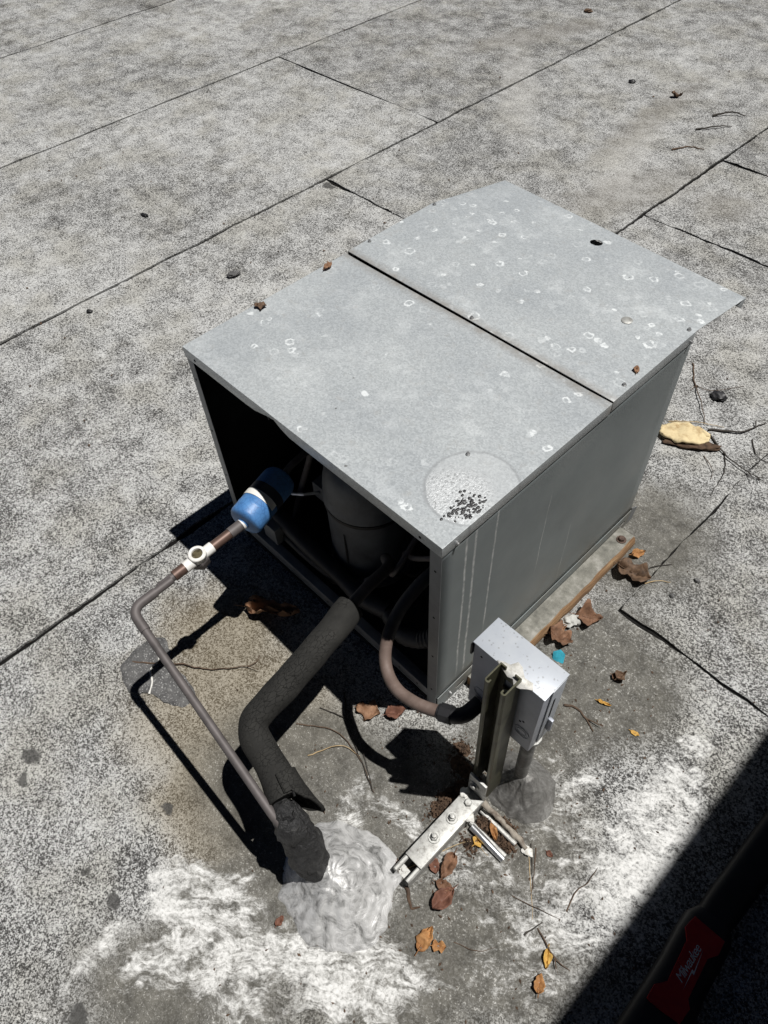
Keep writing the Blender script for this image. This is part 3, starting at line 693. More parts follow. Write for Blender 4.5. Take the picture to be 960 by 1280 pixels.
bm.faces.new(rings[0][::-1]); bm.faces.new(rings[-1])
obj('wrap_body', bm, 'tape', wr, angle=24)
# loose dark lap at the bottom of the wrap
bm = bmesh.new(); prism(bm, [(.026, -.418, .012), (.036, -.446, .004), (.060, -.452, .004), (.082, -.438, .010), (.086, -.422, .03), (.06, -.418, .05), (.034, -.414, .04)], .008, Vector((.2, .6, .75)).normalized()); bmesh.ops.bevel(bm, geom=bm.edges[:], offset=.002, segments=2, affect='EDGES'); obj('loose_lap', bm, 'tape', wr)

def mound(name, label, c, r, h, mat, seed, sharp=1.6, apex=.25, amp=.006, skirt=.0):
    bm = bmesh.new(); NR, NA = 44, 110; rows = []
    for i in range(NR + 1):
        row = []
        t = i / NR
        for k in range(NA):
            a = 2 * math.pi * k / NA
            ro = r * (1 + .22 * noise.noise((math.cos(a) * 1.3 + seed, math.sin(a) * 1.3, 0)) + .08 * noise.noise((math.cos(a) * 5 + seed, math.sin(a) * 5, 3)))
            rr = ro * t; x = c[0] + rr * math.cos(a); y = c[1] + rr * math.sin(a)
            z = h * (1 / (1 + (t / (apex * 1.6)) ** (sharp * 2))) * (1 - t ** 3) + .004 * (1 - t ** 8)
            fall = 1 - t ** 6
            wx = x * 18 + 1.2 * noise.noise((x * 30, y * 30, seed)); wy = y * 18 + 1.2 * noise.noise((x * 30, y * 30, seed + 5))
            sw = noise.noise((wx + seed, wy * 1.6, 1)); tr = abs(noise.noise((wx * 1.1 + wy * 3.4, wy * .7 - wx * .6, seed + 2)))
            z += fall * amp * (sw * .45 + 1.2 * (.3 - min(tr, .3)) + .14 * noise.noise((x * 90, y * 90, seed)) + .05 * noise.noise((x * 240, y * 240, seed)))
            if t > .98: z = -.002
            row.append(bm.verts.new((x, y, max(z, -.002))))
        rows.append(row)
    for i in range(NR):
        for k in range(NA): bm.faces.new((rows[i][k], rows[i][(k + 1) % NA], rows[i + 1][(k + 1) % NA], rows[i + 1][k]))
    bmesh.ops.remove_doubles(bm, verts=bm.verts[:], dist=1e-6)
    return tag(obj(name, bm, mat, angle=80), label, 'roof flashing')
mound('sealant_mound', 'shiny silver-coated mound around the black pipe wrap', (.104, -.384), .116, .088, 'alu', 2.0, 1.2, .40, .008)
mound('sealant_mound', 'grey weathered sealant mound around the conduit under the box', (.240, .004), .074, .085, 'alu_dirty', 7.0, 1.2, .36, .007)

# ================================================================== DISCONNECT BOX, STAND, CONDUITS
db = thing('disconnect_box', 'pale grey electrical disconnect box mounted on the strut post', 'electrical box')
X0, X1, Y0, Y1, Z0, Z1 = .103, .243, -.0295, .029, .280, .500
obj('enclosure', B(X0, X1, Y0, Y1 - .004, Z0, Z1 - .003, bevel=.002), 'enamel_plain', db)
bm = bmesh.new(); box(bm, X0 - .002, X1 + .002, Y0 - .002, Y1 + .002, Z1 - .0028, Z1, bevel=.001); obj('top_cap', bm, 'enamel', db)
cv = obj('cover', B(X0 - .001, X1 + .001, Y1 - .0038, Y1 + .002, Z0 + .004, Z1 - .003, bevel=.0015), 'enamel', db)
obj('side_lip', B(X1 + .0002, X1 + .0025, Y0 + .020, Y1 - .004, Z0 + .01, Z1 - .004, bevel=.0008), 'enamel', db)
obj('side_slot', B(X1 + .0026, X1 + .0032, Y0 + .030, Y0 + .034, .385, .455), 'hole', db, smooth=False)
obj('latch', B(X1 + .0026, X1 + .011, Y0 + .034, Y0 + .040, .330, .372, bevel=.001), 'enamel_plain', db)
obj('hinge_tab', B(X0 - .006, X0 - .0022, Y0 - .002, Y0 + .010, .455, .488, bevel=.0008), 'black', db)
for x, z, r in ((.128, .345, .014), (.222, .335, .016), (.222, .335, .010)):
    obj('knockout', L([(r, .0006), (r, .0012), (r * .9, .0012), (r * .9, .0006)], (x, Y0, z), (0, -1, 0), 28), 'enamel_plain', db)
for x, z in ((.22, .375), (.214, .368), (.12, .47)): obj('rivet_hole', L([(0, .0006), (.0022, .0006), (.0022, 0), (0, 0)], (x, Y0, z), (0, -1, 0), 10), 'hole', db)

st = thing('strut_stand', 'slotted olive strut post bolted to a zinc bracket on the roof', 'strut stand')
lean = Matrix.Translation(Vector((.1905, -.053, 0))) @ Matrix.Rotation(math.radians(-1.1), 4, 'Y') @ Matrix.Translation(Vector((-.1905, .053, 0)))
def channel(bm, L0, L1, w=.0413, d=.0413, t=.0026, lipw=.0095, lipd=.0075, slots=True):
    """slotted channel running along +Z, back web at y=0, open towards -Y"""
    h = w / 2
    prof = [(-h, 0), (-h, -d + .003), (-h + .003, -d), (-h + lipw - .002, -d), (-h + lipw, -d + .002), (-h + lipw, -d + lipd)]
    inn = [(-h + lipw - t, -d + lipd), (-h + lipw - t, -d + t + .001), (-h + .004, -d + t), (-h + t, -d + .004), (-h + t, -.0001)]
    for sgn in (-1, 1):
        poly = prof + inn; a = [bm.verts.new((sgn * -x, y, L0)) for x, y in poly]; b = [bm.verts.new((sgn * -x, y, L1)) for x, y in poly]; n = len(a)
        bm.faces.new(a); bm.faces.new(b[::-1])
        for i in range(n): bm.faces.new((a[i], a[(i + 1) % n], b[(i + 1) % n], b[i]))
    # web pierced by slots
    hw = h - t - .0002; sw = .0085; per = .048; sl = .030; z = L0
    def bx(x0, x1, z0, z1): box(bm, x0, x1, -t, 0, z0, z1)
    bx(-hw, -sw, L0, L1); bx(sw, hw, L0, L1)
    while z < L1:
        bx(-sw + .0001, sw - .0001, z, min(L1, z + per - sl)); z += per
    return bm
bm = channel(bmesh.new(), 0, .512 - .045); bmesh.ops.transform(bm, matrix=lean @ Matrix.Translation(Vector((.1895, -.0325, .045))), verts=bm.verts[:]); po = obj('post', bm, 'strut', st, angle=30)
hexbolt('bolt', (.1835, -.0365, .440), (0, -1, 0), .0065, .010, 'chrome', st)
# base channel lying on the roof, open side up
def lay(bm, origin, direction):
    d = Vector(direction).normalized(); zc = Vector((0, 0, 1)); xc = d.cross(zc)
    # channel local: z along d, -y up
    mt = Matrix((xc, -zc, d)).transposed().to_4x4(); mt.translation = Vector(origin); bmesh.ops.transform(bm, matrix=mt, verts=bm.verts[:]); return bm
obj('base_channel', lay(channel(bmesh.new(), 0, .215), (.1885, -.080, .001), (0, -1, 0)), 'zinc', st, angle=30)
obj('cross_channel', lay(channel(bmesh.new(), 0, .090, d=.026, lipd=.005), (.2125, -.1065, -.012), (1, 0, 0)), 'zinc', st, angle=30)
obj('rolled_lip', tube(bmesh.new(), subdiv([(.220, -.1275, .012), (.250, -.1285, .012), (.303, -.1285, .006)], .01), [.004] + [.0075] * 50 if False else .0072, 14), 'chrome', st)
# bracket: flat leg with two bolts, upright leg on the post
bm = bmesh.new(); box(bm, .168, .209, -.262, -.084, .0428, .0483, bevel=.0012)
bk = obj('bracket_foot', bm, 'zinc', st)
bm = bmesh.new(); box(bm, .168, .209, -.0839, -.0785, .043, .125, bevel=.0012); obj('bracket_upright', bm, 'zinc', st)
for y in (-.203, -.152): 
    b_ = hexbolt('bolt', (.1875, y, .0495), (0, 0, 1), .0078, .008, 'zinc', bk)
    obj('bolt_tip', L([(0, .016), (.0042, .015), (.0046, .0101), (0, .0101)], (.1875, y, .0495), n=12), 'zinc', b_)
hexbolt('bolt', (.1905, -.108, .0485), (0, 0, 1), .008, .006, 'zinc', bk, False)
hexbolt('bolt', (.183, -.0842, .090), (0, -1, 0), .0075, .008, 'zinc', st)
obj('bracket_hole', L([(.0075, 0), (.0075, .0006), (.006, .0006), (.006, 0)], (.1875, -.238, .0483), n=20), 'zinc', bk)

cd = thing('conduit_stub', 'short grey conduit rising from the roof into the box', 'conduit')
obj('conduit', tube(bmesh.new(), [(.2305, .002, .03), (.229, .001, .16), (.2275, 0, .276)], .0135, 20), 'alu_dirty', cd)
obj('lock_nut', L([(.0135, .0), (.020, .0), (.020, .010), (.0135, .010)], (.2275, 0, .2685), n=12), 'zinc', cd)

fh = thing('flexible_conduit', 'curved brownish-grey flexible conduit between unit and electrical box', 'conduit')
pts = [(.098, -.088, .305), (.070, -.099, .296), (.040, -.107, .289), (.0, -.109, .282), (-.038, -.097, .279), (-.065, -.077, .295), (-.082, -.045, .325), (-.088, .0, .362), (-.08, .06, .40), (-.06, .14, .42), (-.05, .22, .41)]
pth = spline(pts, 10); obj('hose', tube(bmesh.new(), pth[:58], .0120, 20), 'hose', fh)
obj('hose_shade_black', tube(bmesh.new(), pth[57:], .0128, 20), 'hose_dark', fh)  # rest of the same hose, coloured black to paint in the lid's shade
cn = obj('connector', tube(bmesh.new(), fillet([(.088, -.092, .302), (.128, -.076, .312), (.133, -.034, .318)], .02, 8), .0145, 20), 'black', fh)
obj('gland_nut', tube(bmesh.new(), [(.092, -.0903, .3030), (.112, -.0823, .3080)], .0180, 8), 'black', cn, angle=20)

# ================================================================== SMALL THINGS
def patch(name, label, cat, pts, z0, z1, mat, seed=0):
    bm = bmesh.new(); o = []
    P = [Vector((*p, 0)) for p in pts]; P = spline(P + [P[0]], 6)[:-1]
    for p in P: o.append(p + Vector((noise.noise(p * 90 + Vector((seed, 0, 0))), noise.noise(p * 90 + Vector((0, seed, 5))), 0)) * .006)
    c = sum(o, Vector()) / len(o); vs0 = [bm.verts.new((p.x, p.y, z0)) for p in o]; vs1 = []
    rings = [vs0]
    for t in (.97, .8, .5, .2):
        rings.append([bm.verts.new((c.x + (p.x - c.x) * t, c.y + (p.y - c.y) * t, z1 + (z1 - z0) * .6 * noise.noise((p.x * 60 * t, p.y * 60 * t, seed)))) for p in o])
    for a, b in zip(rings, rings[1:]):
        for k in range(len(o)): bm.faces.new((a[k], a[(k + 1) % len(o)], b[(k + 1) % len(o)], b[k]))
    bm.faces.new(rings[-1])
    return tag(obj(name, bm, mat, angle=70), label, cat)
tp = patch('tar_patch', 'dark grey tar patch with a pale crack beside the thin pipe', 'tar patch', [(-.600, -.445), (-.615, -.38), (-.597, -.325), (-.55, -.335), (-.52, -.355), (-.47, -.35), (-.415, -.355), (-.405, -.385), (-.44, -.415), (-.49, -.43), (-.53, -.462)], -.002, .0035, 'tar', 3)
bm = tube(bmesh.new(), spline([(-.575, -.35, .0045), (-.545, -.37, .0048), (-.54, -.395, .0048), (-.51, -.41, .0048), (-.49, -.432, .0045)], 6), .0022, 6, True, (.6, 90)); obj('pale_crack', bm, 'sealant', tp)

def leaf_mesh(L_=.05, Wd=.03, curl=.6, fold=.5, seed=0, lobes=0, nl=14, nw=8):
    bm = bmesh.new(); rows = []
    for i in range(nl + 1):
        t = i / nl; wd = Wd * .5 * (math.sin(math.pi * t ** .8) ** .75) + .0006
        if lobes: wd *= 1 + .38 * math.sin(t * math.pi * lobes + seed)
        row = []
        for j in range(nw + 1):
            s_ = (j / nw - .5) * 2; x = (t - .5) * L_; y = s_ * wd * (1 + .30 * noise.noise((t * 7, s_ * .6, seed)) + .12 * noise.noise((t * 21, s_, seed)))
            z = abs(s_) * wd * fold * (1 + .5 * noise.noise((t * 4, seed, 2))) + .011 * abs(noise.noise((t * 5 + s_ * 2, s_ * 3 - t * 2, seed + 9))) * (L_ / .05) + curl * L_ * ((t - .5) ** 2) * 1.6 + .010 * noise.noise((t * 3.1, s_ * 1.6, seed + 3)) * (L_ / .05) + .004 * noise.noise((t * 9, s_ * 5, seed)) * (L_ / .05)
            row.append(bm.verts.new((x, y, z)))
        rows.append(row)
    for a, b in zip(rows, rows[1:]):
        for j in range(nw): bm.faces.new((a[j], a[j + 1], b[j + 1], b[j]))
    # stalk
    tube(bm, [(-L_ * .5 - L_ * .22, 0, curl * L_ * .45), (-L_ * .5, 0, curl * L_ * .4), (0, 0, .0006)], [.0006, .0009, .0004], 5)
    return bm
def leaf(loc, rot, mat, label, L_=.05, Wd=.03, curl=.6, fold=.5, seed=0, lobes=0, tilt=(0, 0), cat='leaf', z=None, group='dry leaves on the roof'):
    bm = leaf_mesh(L_, Wd, curl, fold, seed, lobes)
    mt = Matrix.Rotation(math.radians(rot), 4, 'Z') @ Matrix.Rotation(math.radians(tilt[0]), 4, 'X') @ Matrix.Rotation(math.radians(tilt[1]), 4, 'Y')
    bmesh.ops.transform(bm, matrix=mt, verts=bm.verts[:])
    zm = min(v.co.z for v in bm.verts); bmesh.ops.translate(bm, vec=Vector((0, 0, -zm + .0004)), verts=bm.verts[:])
    o = obj('leaf', bm, mat, angle=80); o.location = (loc[0], loc[1], z or 0)
    s = o.modifiers.new('solid', 'SOLIDIFY'); s.thickness = .0005
    return tag(o, label, cat, group)
leaf((-.452, -.096), 38, 'leaf_tan', 'long curled tan leaf at the edge of the unit shadow', .135, .045, .25, .8, 1, 2)
leaf((-.105, -.105), 30, 'leaf_tan', 'crumpled tan leaf just outside the shadow by the hose', .055, .04, .2, .2, 2, 3)
leaf((-.058, -.066), 60, 'leaf_red', 'small brown leaf under the curved hose', .045, .028, .4, .6, 3)
leaf((.236, -.214), -75, 'leaf_brown', 'folded red-brown leaf beside the bracket foot', .055, .026, .1, .9, 4)
leaf((.216, -.232), -30, 'leaf_red', 'curled rust leaf against the bracket side', .030, .02, .5, .5, 14)
leaf((.268, -.262), -95, 'leaf_red', 'pointed red-brown leaf below the bracket', .055, .03, .3, .7, 5, 1)
leaf((.254, -.244), 20, 'leaf_brown', 'small rust leaf scrap above the pointed leaf', .034, .02, .4, .5, 15)
leaf((.290, -.334), 100, 'leaf_orange', 'flat oval orange leaf below the bracket', .048, .026, .15, .25, 6)
leaf((.316, -.325), 40, 'leaf_orange', 'small torn orange leaf beside the oval one', .026, .018, .5, .5, 7, 3)
leaf((.466, -.199), -60, 'leaf_yellow', 'small folded yellow leaf near the shadow edge', .034, .014, .2, 1.2, 8)
leaf((.480, -.240), 120, 'leaf_orange', 'small curled orange leaf at the bottom edge', .032, .018, .8, .8, 9)
leaf((.098, .428), 35, 'leaf_brown', 'large crisp brown leaf beside the wooden sleeper', .064, .048, .55, .6, 10, 3, (10, 0))
leaf((.082, .332), 10, 'leaf_brown', 'crumpled brown leaf behind the electrical box', .062, .046, .7, .7, 11, 4, (-10, 8))
leaf((.064, .345), 70, 'leaf_tan', 'pale tan leaf tucked behind the crumpled brown one', .05, .035, .7, .5, 21, 3, (12, 8))
leaf((.241, .353), 80, 'leaf_dark', 'small twisted dark leaf on the bare roof', .032, .02, 1.2, 1.0, 12, 2)
leaf((.236, .345), 10, 'leaf_brown', 'tiny brown leaf beside the twisted dark one', .024, .016, .8, .8, 22)
leaf((.100, .608), 15, 'leaf_dark', 'big curled dark leaf at the end of the sleeper', .085, .055, .6, .8, 13, 3, (14, 5))
leaf((.074, .665), 60, 'leaf_orange', 'orange leaf edge at the broken sleeper end', .04, .022, .5, .6, 23, 0, (20, 10))
leaf((.252, .276), 20, 'leaf_yellow', 'small straw-coloured leaf sliver on the roof', .03, .007, .2, .3, 16)
leaf((.338, .266), 10, 'leaf_yellow', 'tiny pale leaf near the lower seam', .020, .010, .3, .4, 17)
leaf((.258, -.106), -35, 'leaf_orange', 'orange leaf lying in the cross channel', .034, .013, .3, .6, 18, z=.012)
leaf((.248, -.133), 80, 'leaf_yellow', 'pale yellow leaf fragment below the cross channel', .030, .02, .4, .4, 19, 3)
leaf((.078, -.508), 100, 'leaf_red', 'small rust-red leaf below the silver mound', .020, .012, .5, .5, 20)
leaf((.360, -.056), 0, 'leaf_red', 'tiny red leaf right of the cross channel', .014, .01, .3, .4, 24)
leaf((-1.278, 3.0), 25, 'leaf_dark', 'curled brown leaf far back on the roof', .05, .02, .9, 1.1, 25, 2)
leaf((-.016, .543), 120, 'leaf_tan', 'small brown leaf lying on the lid edge', .019, .010, .08, .1, 26, z=H_ + .003)
leaf((-.687, .184), 40, 'leaf_dark', 'dark crumpled leaf on the far edge of the lid', .026, .020, .15, .15, 27, 3, z=H_ + .001)
leaf((-.689, .373), 100, 'leaf_tan', 'flat grey-brown leaf on the far lid edge', .026, .013, .05, .08, 28, z=H_ + .001)

def twig(pts, r, mat, label, z=.004, seed=0, side=0, cat='twig', group='twigs on the roof'):
    random.seed(seed); P = []
    for i, p in enumerate(pts): P.append(Vector((p[0], p[1], z + random.uniform(-.3, 1) * r * 3 if 0 < i < len(pts) - 1 else r + .0005)))
    P = spline(P, 7); P = [p + Vector((noise.noise(p * 60 + Vector((seed, 0, 0))), noise.noise(p * 60 + Vector((0, seed, 0))), 0)) * r * 1.6 for p in P]
    n = len(P); bm = tube(bmesh.new(), P, [r * (1 - .65 * i / n) for i in range(n)], 7)
    for k in range(side):
        i = random.randint(n // 5, n - 3); d = (P[min(n - 1, i + 1)] - P[i]).normalized(); a = random.choice((-1, 1)) * random.uniform(.5, .9); d = Vector((d.x * math.cos(a) - d.y * math.sin(a), d.x * math.sin(a) + d.y * math.cos(a), random.uniform(-.05, .3)))
        ln = random.uniform(.02, .05); tube(bm, [P[i], P[i] + d * ln * .5, P[i] + d * ln + Vector((0, 0, -.003))], [r * .5, r * .4, r * .15], 5)
    return tag(obj('twig', bm, mat), label, cat, group)
TW = [
([(-.589, -.416), (-.552, -.385), (-.494, -.334), (-.437, -.294), (-.38, -.22), (-.386, -.192)], .0022, 'twig', 'long brown twig crossing under the thin copper pipe', 1),
([(-.198, -.238), (-.121, -.188), (-.039, -.192), (.033, -.219)], .0014, 'twig', 'thin curved stem beside the insulated pipe', 0),
([(-.188, -.176), (-.11, -.15), (-.039, -.18), (.029, -.219)], .0013, 'twig_dark', 'thin dark stem arching next to the hose shadow', 0),
([(-.125, -.266), (-.091, -.203), (-.045, -.187)], .0013, 'straw', 'pale short stem joining the curved stems', 0),
([(-.178, -.112), (-.116, -.157), (-.021, -.198), (.029, -.219)], .0017, 'twig_dark', 'dark stem running along the edge of the hose shadow', 0),
([(-.213, 1.4), (-.161, 1.323), (-.102, 1.257), (-.049, 1.192)], .0024, 'twig', 'upright brown twig behind the right side panel', 1),
([(-.157, 1.317), (-.104, 1.328), (-.048, 1.415)], .0015, 'twig', 'thin side twig near the black roof chip', 0),
([(-.129, 1.129), (-.066, 1.176), (0, 1.217)], .0018, 'straw', 'straight straw lying beside the yellow bark', 0),
([(-.027, 1.177), (.043, 1.23), (.079, 1.314)], .0036, 'twig_dark', 'thick dark twig right of the yellow bark', 2),
([(-.011, 1.161), (.057, 1.119), (.127, 1.103), (.191, 1.105)], .0026, 'twig_dark', 'forked dark twig reaching the right edge of the picture', 3),
([(.049, 1.132), (.088, 1.065), (.106, .964)], .0015, 'twig_dark', 'thin dark twig hanging below the forked one', 0),
([(.082, 1.228), (.12, 1.179), (.159, 1.175)], .0018, 'twig_dark', 'short hooked twig at the right edge of the picture', 0),
([(.017, 1.08), (.064, 1.043), (.077, 1.014)], .0012, 'twig', 'short thin twig below the yellow bark', 0),
([(.115, .62), (.125, .657), (.155, .70)], .0018, 'twig_dark', 'dark stalk beside the big curled leaf', 0),
([(.138, .603), (.156, .628), (.181, .652)], .0016, 'straw', 'pale stalk pointing away from the big curled leaf', 0),
([(.192, .211), (.226, .224), (.272, .205)], .0032, 'twig', 'curved brown twig to the right of the electrical box', 1),
([(.323, -.066), (.375, -.126)], .0016, 'twig_dark', 'upper dark pine needle of the bundle near the cross channel', 0),
([(.334, -.065), (.381, -.139)], .0014, 'twig', 'middle brown needle of the bundle near the cross channel', 0),
([(.328, -.082), (.409, -.168)], .0010, 'straw', 'longest pale needle of the bundle near the cross channel', 0),
([(.414, -.2), (.423, -.158)], .0018, 'twig_dark', 'short dark twig above the folded yellow leaf', 0),
([(.423, -.172), (.47, -.189), (.507, -.186)], .0016, 'twig', 'thin bent twig behind the folded yellow leaf', 2),
([(.356, -.165), (.398, -.15), (.444, -.132)], .0009, 'twig', 'hair-thin stem left of the bent twigs', 0),
([(.444, -.113), (.437, -.078), (.442, -.043), (.439, -.01)], .0013, 'twig', 'thin hooked stem near the large shadow', 0),
([(-1.051, 2.933), (-1.001, 2.998), (-.94, 3.029)], .005, 'twig_dark', 'uppermost dark stick by the far seam', 0),
([(-1.034, 2.772), (-.983, 2.837), (-.934, 2.9)], .004, 'twig_dark', 'middle dark stick by the far seam', 0),
([(-1.013, 2.547), (-.973, 2.62), (-.913, 2.635)], .004, 'twig', 'lowest stick by the far seam', 0),
([(.179, -.281), (.231, -.154), (.277, -.144)], .0010, 'straw', 'fine straw strand below the cross channel', 1),
([(.33, -.30), (.37, -.28), (.39, -.25)], .0009, 'twig', 'fine curved stem right of the orange leaves', 0),
([(.205, -.30), (.235, -.315), (.25, -.305)], .0040, 'leaf_dark', 'short flat bark strip below the bracket', 0),
]
for i, (p, r, mt, lb, sdn) in enumerate(TW): twig(p, r, mt, lb, seed=i + 3, side=sdn)

def chunk(name, label, cat, loc, size, mat, seed, rot=0, group=None, amp=.45):
    bm = bmesh.new(); bmesh.ops.create_icosphere(bm, subdivisions=3, radius=1)
    for v in bm.verts:
        d = v.co.copy(); k = 1 + amp * noise.noise(d * 1.6 + Vector((seed, 0, 0))) + amp * .5 * noise.noise(d * 4 + Vector((0, seed, 0))); v.co = Vector((d.x * size[0] * k, d.y * size[1] * k, d.z * size[2] * k))
    bmesh.ops.rotate(bm, matrix=Matrix.Rotation(math.radians(rot), 3, 'Z'), verts=bm.verts[:])
    zm = min(v.co.z for v in bm.verts); bmesh.ops.translate(bm, vec=Vector((loc[0], loc[1], (loc[2] if len(loc) > 2 else 0) - zm - .001)), verts=bm.verts[:])
    return tag(obj(name, bm, mat, angle=60), label, cat, group)
# yellow bark slab curling off the roof
bm = bmesh.new(); rows = []
for i in range(25):
    t = i / 24; row = []
    for j in range(11):
        s_ = j / 10 - .5; wd = .068 * (math.sin(math.pi * min(.98, max(.04, t))) ** .4) * (1 + .2 * noise.noise((t * 7, 3, 1))); x = (t - .5) * .135 + .006 * noise.noise((s_ * 6, 1, t)); y = s_ * wd + .008 * noise.noise((t * 4, 0, 1))
        row.append(bm.verts.new((x, y, .020 + .16 * (s_ * wd) * .9 + .006 * noise.noise((t * 5, s_ * 4, 8)) + .003 * noise.noise((t * 18, s_ * 9, 8)) - .010 * abs(t - .5))))
    rows.append(row)
for a, b in zip(rows, rows[1:]):
    for j in range(10): bm.faces.new((a[j], a[j + 1], b[j + 1], b[j]))
o = tag(obj('bark_piece', bm, 'bark', angle=60), 'yellowish slab of bark lying behind the right side panel', 'bark'); o.location = (-.062, 1.100, 0); o.rotation_euler = (0, 0, math.radians(28))
s = o.modifiers.new('solid', 'SOLIDIFY'); s.thickness = .007
chunk('tar_lump', 'dark lump under the yellow bark', 'debris', (-.030, 1.090), (.070, .020, .007), 'soil', 4, 32)
chunk('tar_lump', 'black broken chip on the roof near the right edge', 'debris', (-.078, 1.318), (.024, .018, .010), 'black', 6, 10)
chunk('tar_lump', 'dark lump on the roof behind the lid edge', 'debris', (-1.672, .696), (.024, .013, .008), 'tar', 8, 70)
chunk('tar_lump', 'small dark lump left of the unit', 'debris', (-1.876, .214), (.011, .008, .005), 'black', 9, 30)
chunk('tar_lump', 'tiny black chip on the second sheet', 'debris', (-2.278, .701), (.018, .008, .006), 'black', 10, 15)
chunk('tar_lump', 'black chip high on the far sheet', 'debris', (-1.526, 3.009), (.016, .014, .007), 'black', 11, 0)
chunk('tar_lump', 'dark chip near the top edge of the picture', 'debris', (-2.241, 3.632), (.025, .018, .008), 'leaf_dark', 12, 0)
chunk('tar_lump', 'small dark pebble right of the curled leaf', 'debris', (.225, .70), (.007, .006, .004), 'tar', 13, 0)
chunk('tar_lump', 'small dark pebble near the lower seam', 'debris', (.205, .62), (.006, .006, .004), 'tar', 14, 0)
chunk('paper_scrap', 'crumpled grey-white paper beside the brown leaves', 'scrap', (.075, .385), (.020, .014, .011), 'paper', 15, 40, amp=.8)
# blue plastic scrap
bm = bmesh.new(); prism(bm, [(-.014, -.012, 0), (.012, -.014, .002), (.015, .006, .010), (.004, .015, .014), (-.013, .009, .010)], .002); bmesh.ops.bevel(bm, geom=bm.edges[:], offset=.0005, segments=1, affect='EDGES')
o = tag(obj('plastic_scrap', bm, 'cyan'), 'small bright blue plastic scrap behind the electrical box', 'scrap'); o.location = (.112, .297, .0); o.rotation_euler = (.25, -.2, .5)
# crumbs of tar stuck on the lid patch
random.seed(5); bm = bmesh.new()
for k in range(130):
    a = random.gauss(0, 1); b = random.gauss(0, 1); x = -.026 + .019 * a * .7 - .012 * b * .35; y = .084 + .023 * b * .75 + .008 * a
    if x > .000 or abs(a) > 2 or abs(b) > 2: continue
    r = random.uniform(.0012, .0034); t = bmesh.new(); bmesh.ops.create_icosphere(t, subdivisions=1, radius=1)
    q_ = random.random() * 9
    for v in t.verts: v.co = Vector((x + v.co.x * r * (1 + .5 * noise.noise(v.co * 2 + Vector((q_, k, 0)))), y + v.co.y * r * 1.2 * (1 + .5 * noise.noise(v.co * 2 + Vector((k, q_, 0)))), H_ + .0002 + v.co.z * r * .45))
    merge(bm, t)
tag(obj('tar_crumbs', bm, 'black', smooth=False), 'cluster of black tar crumbs on the lid patch', 'crumbs', kind='stuff')
# leaf litter and soil round the strut foot
def litter(name, label, blobs, n, seed, mats=('soil',)):
    random.seed(seed); bm = bmesh.new()
    for k in range(n):
        cx_, cy_, rx, ry, zz = random.choice(blobs); a = random.gauss(0, .5); b = random.gauss(0, .5); x = cx_ + a * rx; y = cy_ + b * ry; h = zz * max(0, 1 - a * a - b * b)
        s_ = random.uniform(.0016, .006); d = Vector((random.uniform(-1, 1), random.uniform(-1, 1), random.uniform(-.5, .5))).normalized(); e = d.orthogonal().normalized(); f_ = d.cross(e)
        c = Vector((x, y, h + .001)); vs = [bm.verts.new(c + d * s_), bm.verts.new(c + e * s_ * .6), bm.verts.new(c - d * s_), bm.verts.new(c - e * s_ * .5 + f_ * s_ * .4)]
        for t in ((0, 1, 2), (0, 2, 3), (0, 3, 1), (1, 3, 2)): bm.faces.new([vs[i] for i in t])
    for cx_, cy_, rx, ry, zz in blobs:
        ring = 14; tip = bm.verts.new((cx_, cy_, zz * .8)); vs = [bm.verts.new((cx_ + rx * .8 * math.cos(2 * math.pi * i / ring) * (1 + .3 * noise.noise((i, seed, 0))), cy_ + ry * .8 * math.sin(2 * math.pi * i / ring), -.001)) for i in range(ring)]
        for i in range(ring): bm.faces.new((tip, vs[i], vs[(i + 1) % ring]))
    return tag(obj(name, bm, 'soil', smooth=False), label, 'leaf litter', kind='stuff')
litter('leaf_litter', 'dark brown leaf litter left of the bracket', [(.145, -.12, .022, .05, .014), (.15, -.15, .018, .03, .012), (.155, -.09, .02, .03, .014)], 420, 3)
litter('leaf_litter', 'brown soil filling the open cross channel', [(.255, -.1065, .055, .022, .013), (.235, -.1065, .025, .025, .017), (.29, -.1065, .025, .02, .012)], 380, 4)
litter('leaf_litter', 'leaf crumbs scattered between bracket and cross channel', [(.235, -.155, .03, .025, .005), (.265, -.07, .045, .012, .006), (.16, -.29, .02, .02, .005)], 260, 5)
litter('leaf_litter', 'dark leaf crumbs in the shadow of the electrical box', [(.13, -.05, .05, .03, .008), (.1, -.02, .03, .02, .006)], 240, 6)
# old rod caked with sealant beside the cross channel
bm = tube(bmesh.new(), subdiv([(.208, -.082, .030), (.245, -.080, .022), (.285, -.079, .012), (.322, -.083, .006)], .006), .0060, 14, True, (.9, 85)); tag(obj('sealant_rod', bm, 'crust'), 'crusty pale rod lying against the back of the cross channel', 'rod')
chunk('sealant_lump', 'white sealant lump at the end of the cross channel', 'sealant', (.325, -.083), (.012, .009, .005), 'sealant', 20)
chunk('sealant_lump', 'sealant blob where the post meets the bracket', 'sealant', (.207, -.125, .034), (.011, .011, .006), 'sealant', 21, 30)
chunk('sealant_lump', 'white sealant crust at the bracket bend', 'sealant', (.173, -.098, .044), (.009, .012, .005), 'sealant', 22, 30)
# white paint residue over the post top and box edge
bm = bmesh.new()
pts = [(.150, -.031), (.165, -.036), (.180, -.041), (.188, -.038), (.196, -.046), (.206, -.043), (.214, -.036), (.222, -.031), (.215, -.022), (.200, -.024), (.186, -.012), (.176, -.010), (.170, -.022), (.158, -.026)]
vs = [bm.verts.new((x, y, Z1 + .0008)) for x, y in pts]; bm.faces.new(vs)
o = obj('paint_residue', bm, 'sealant', db); s = o.modifiers.new('solid', 'SOLIDIFY'); s.thickness = .002; s.offset = 1

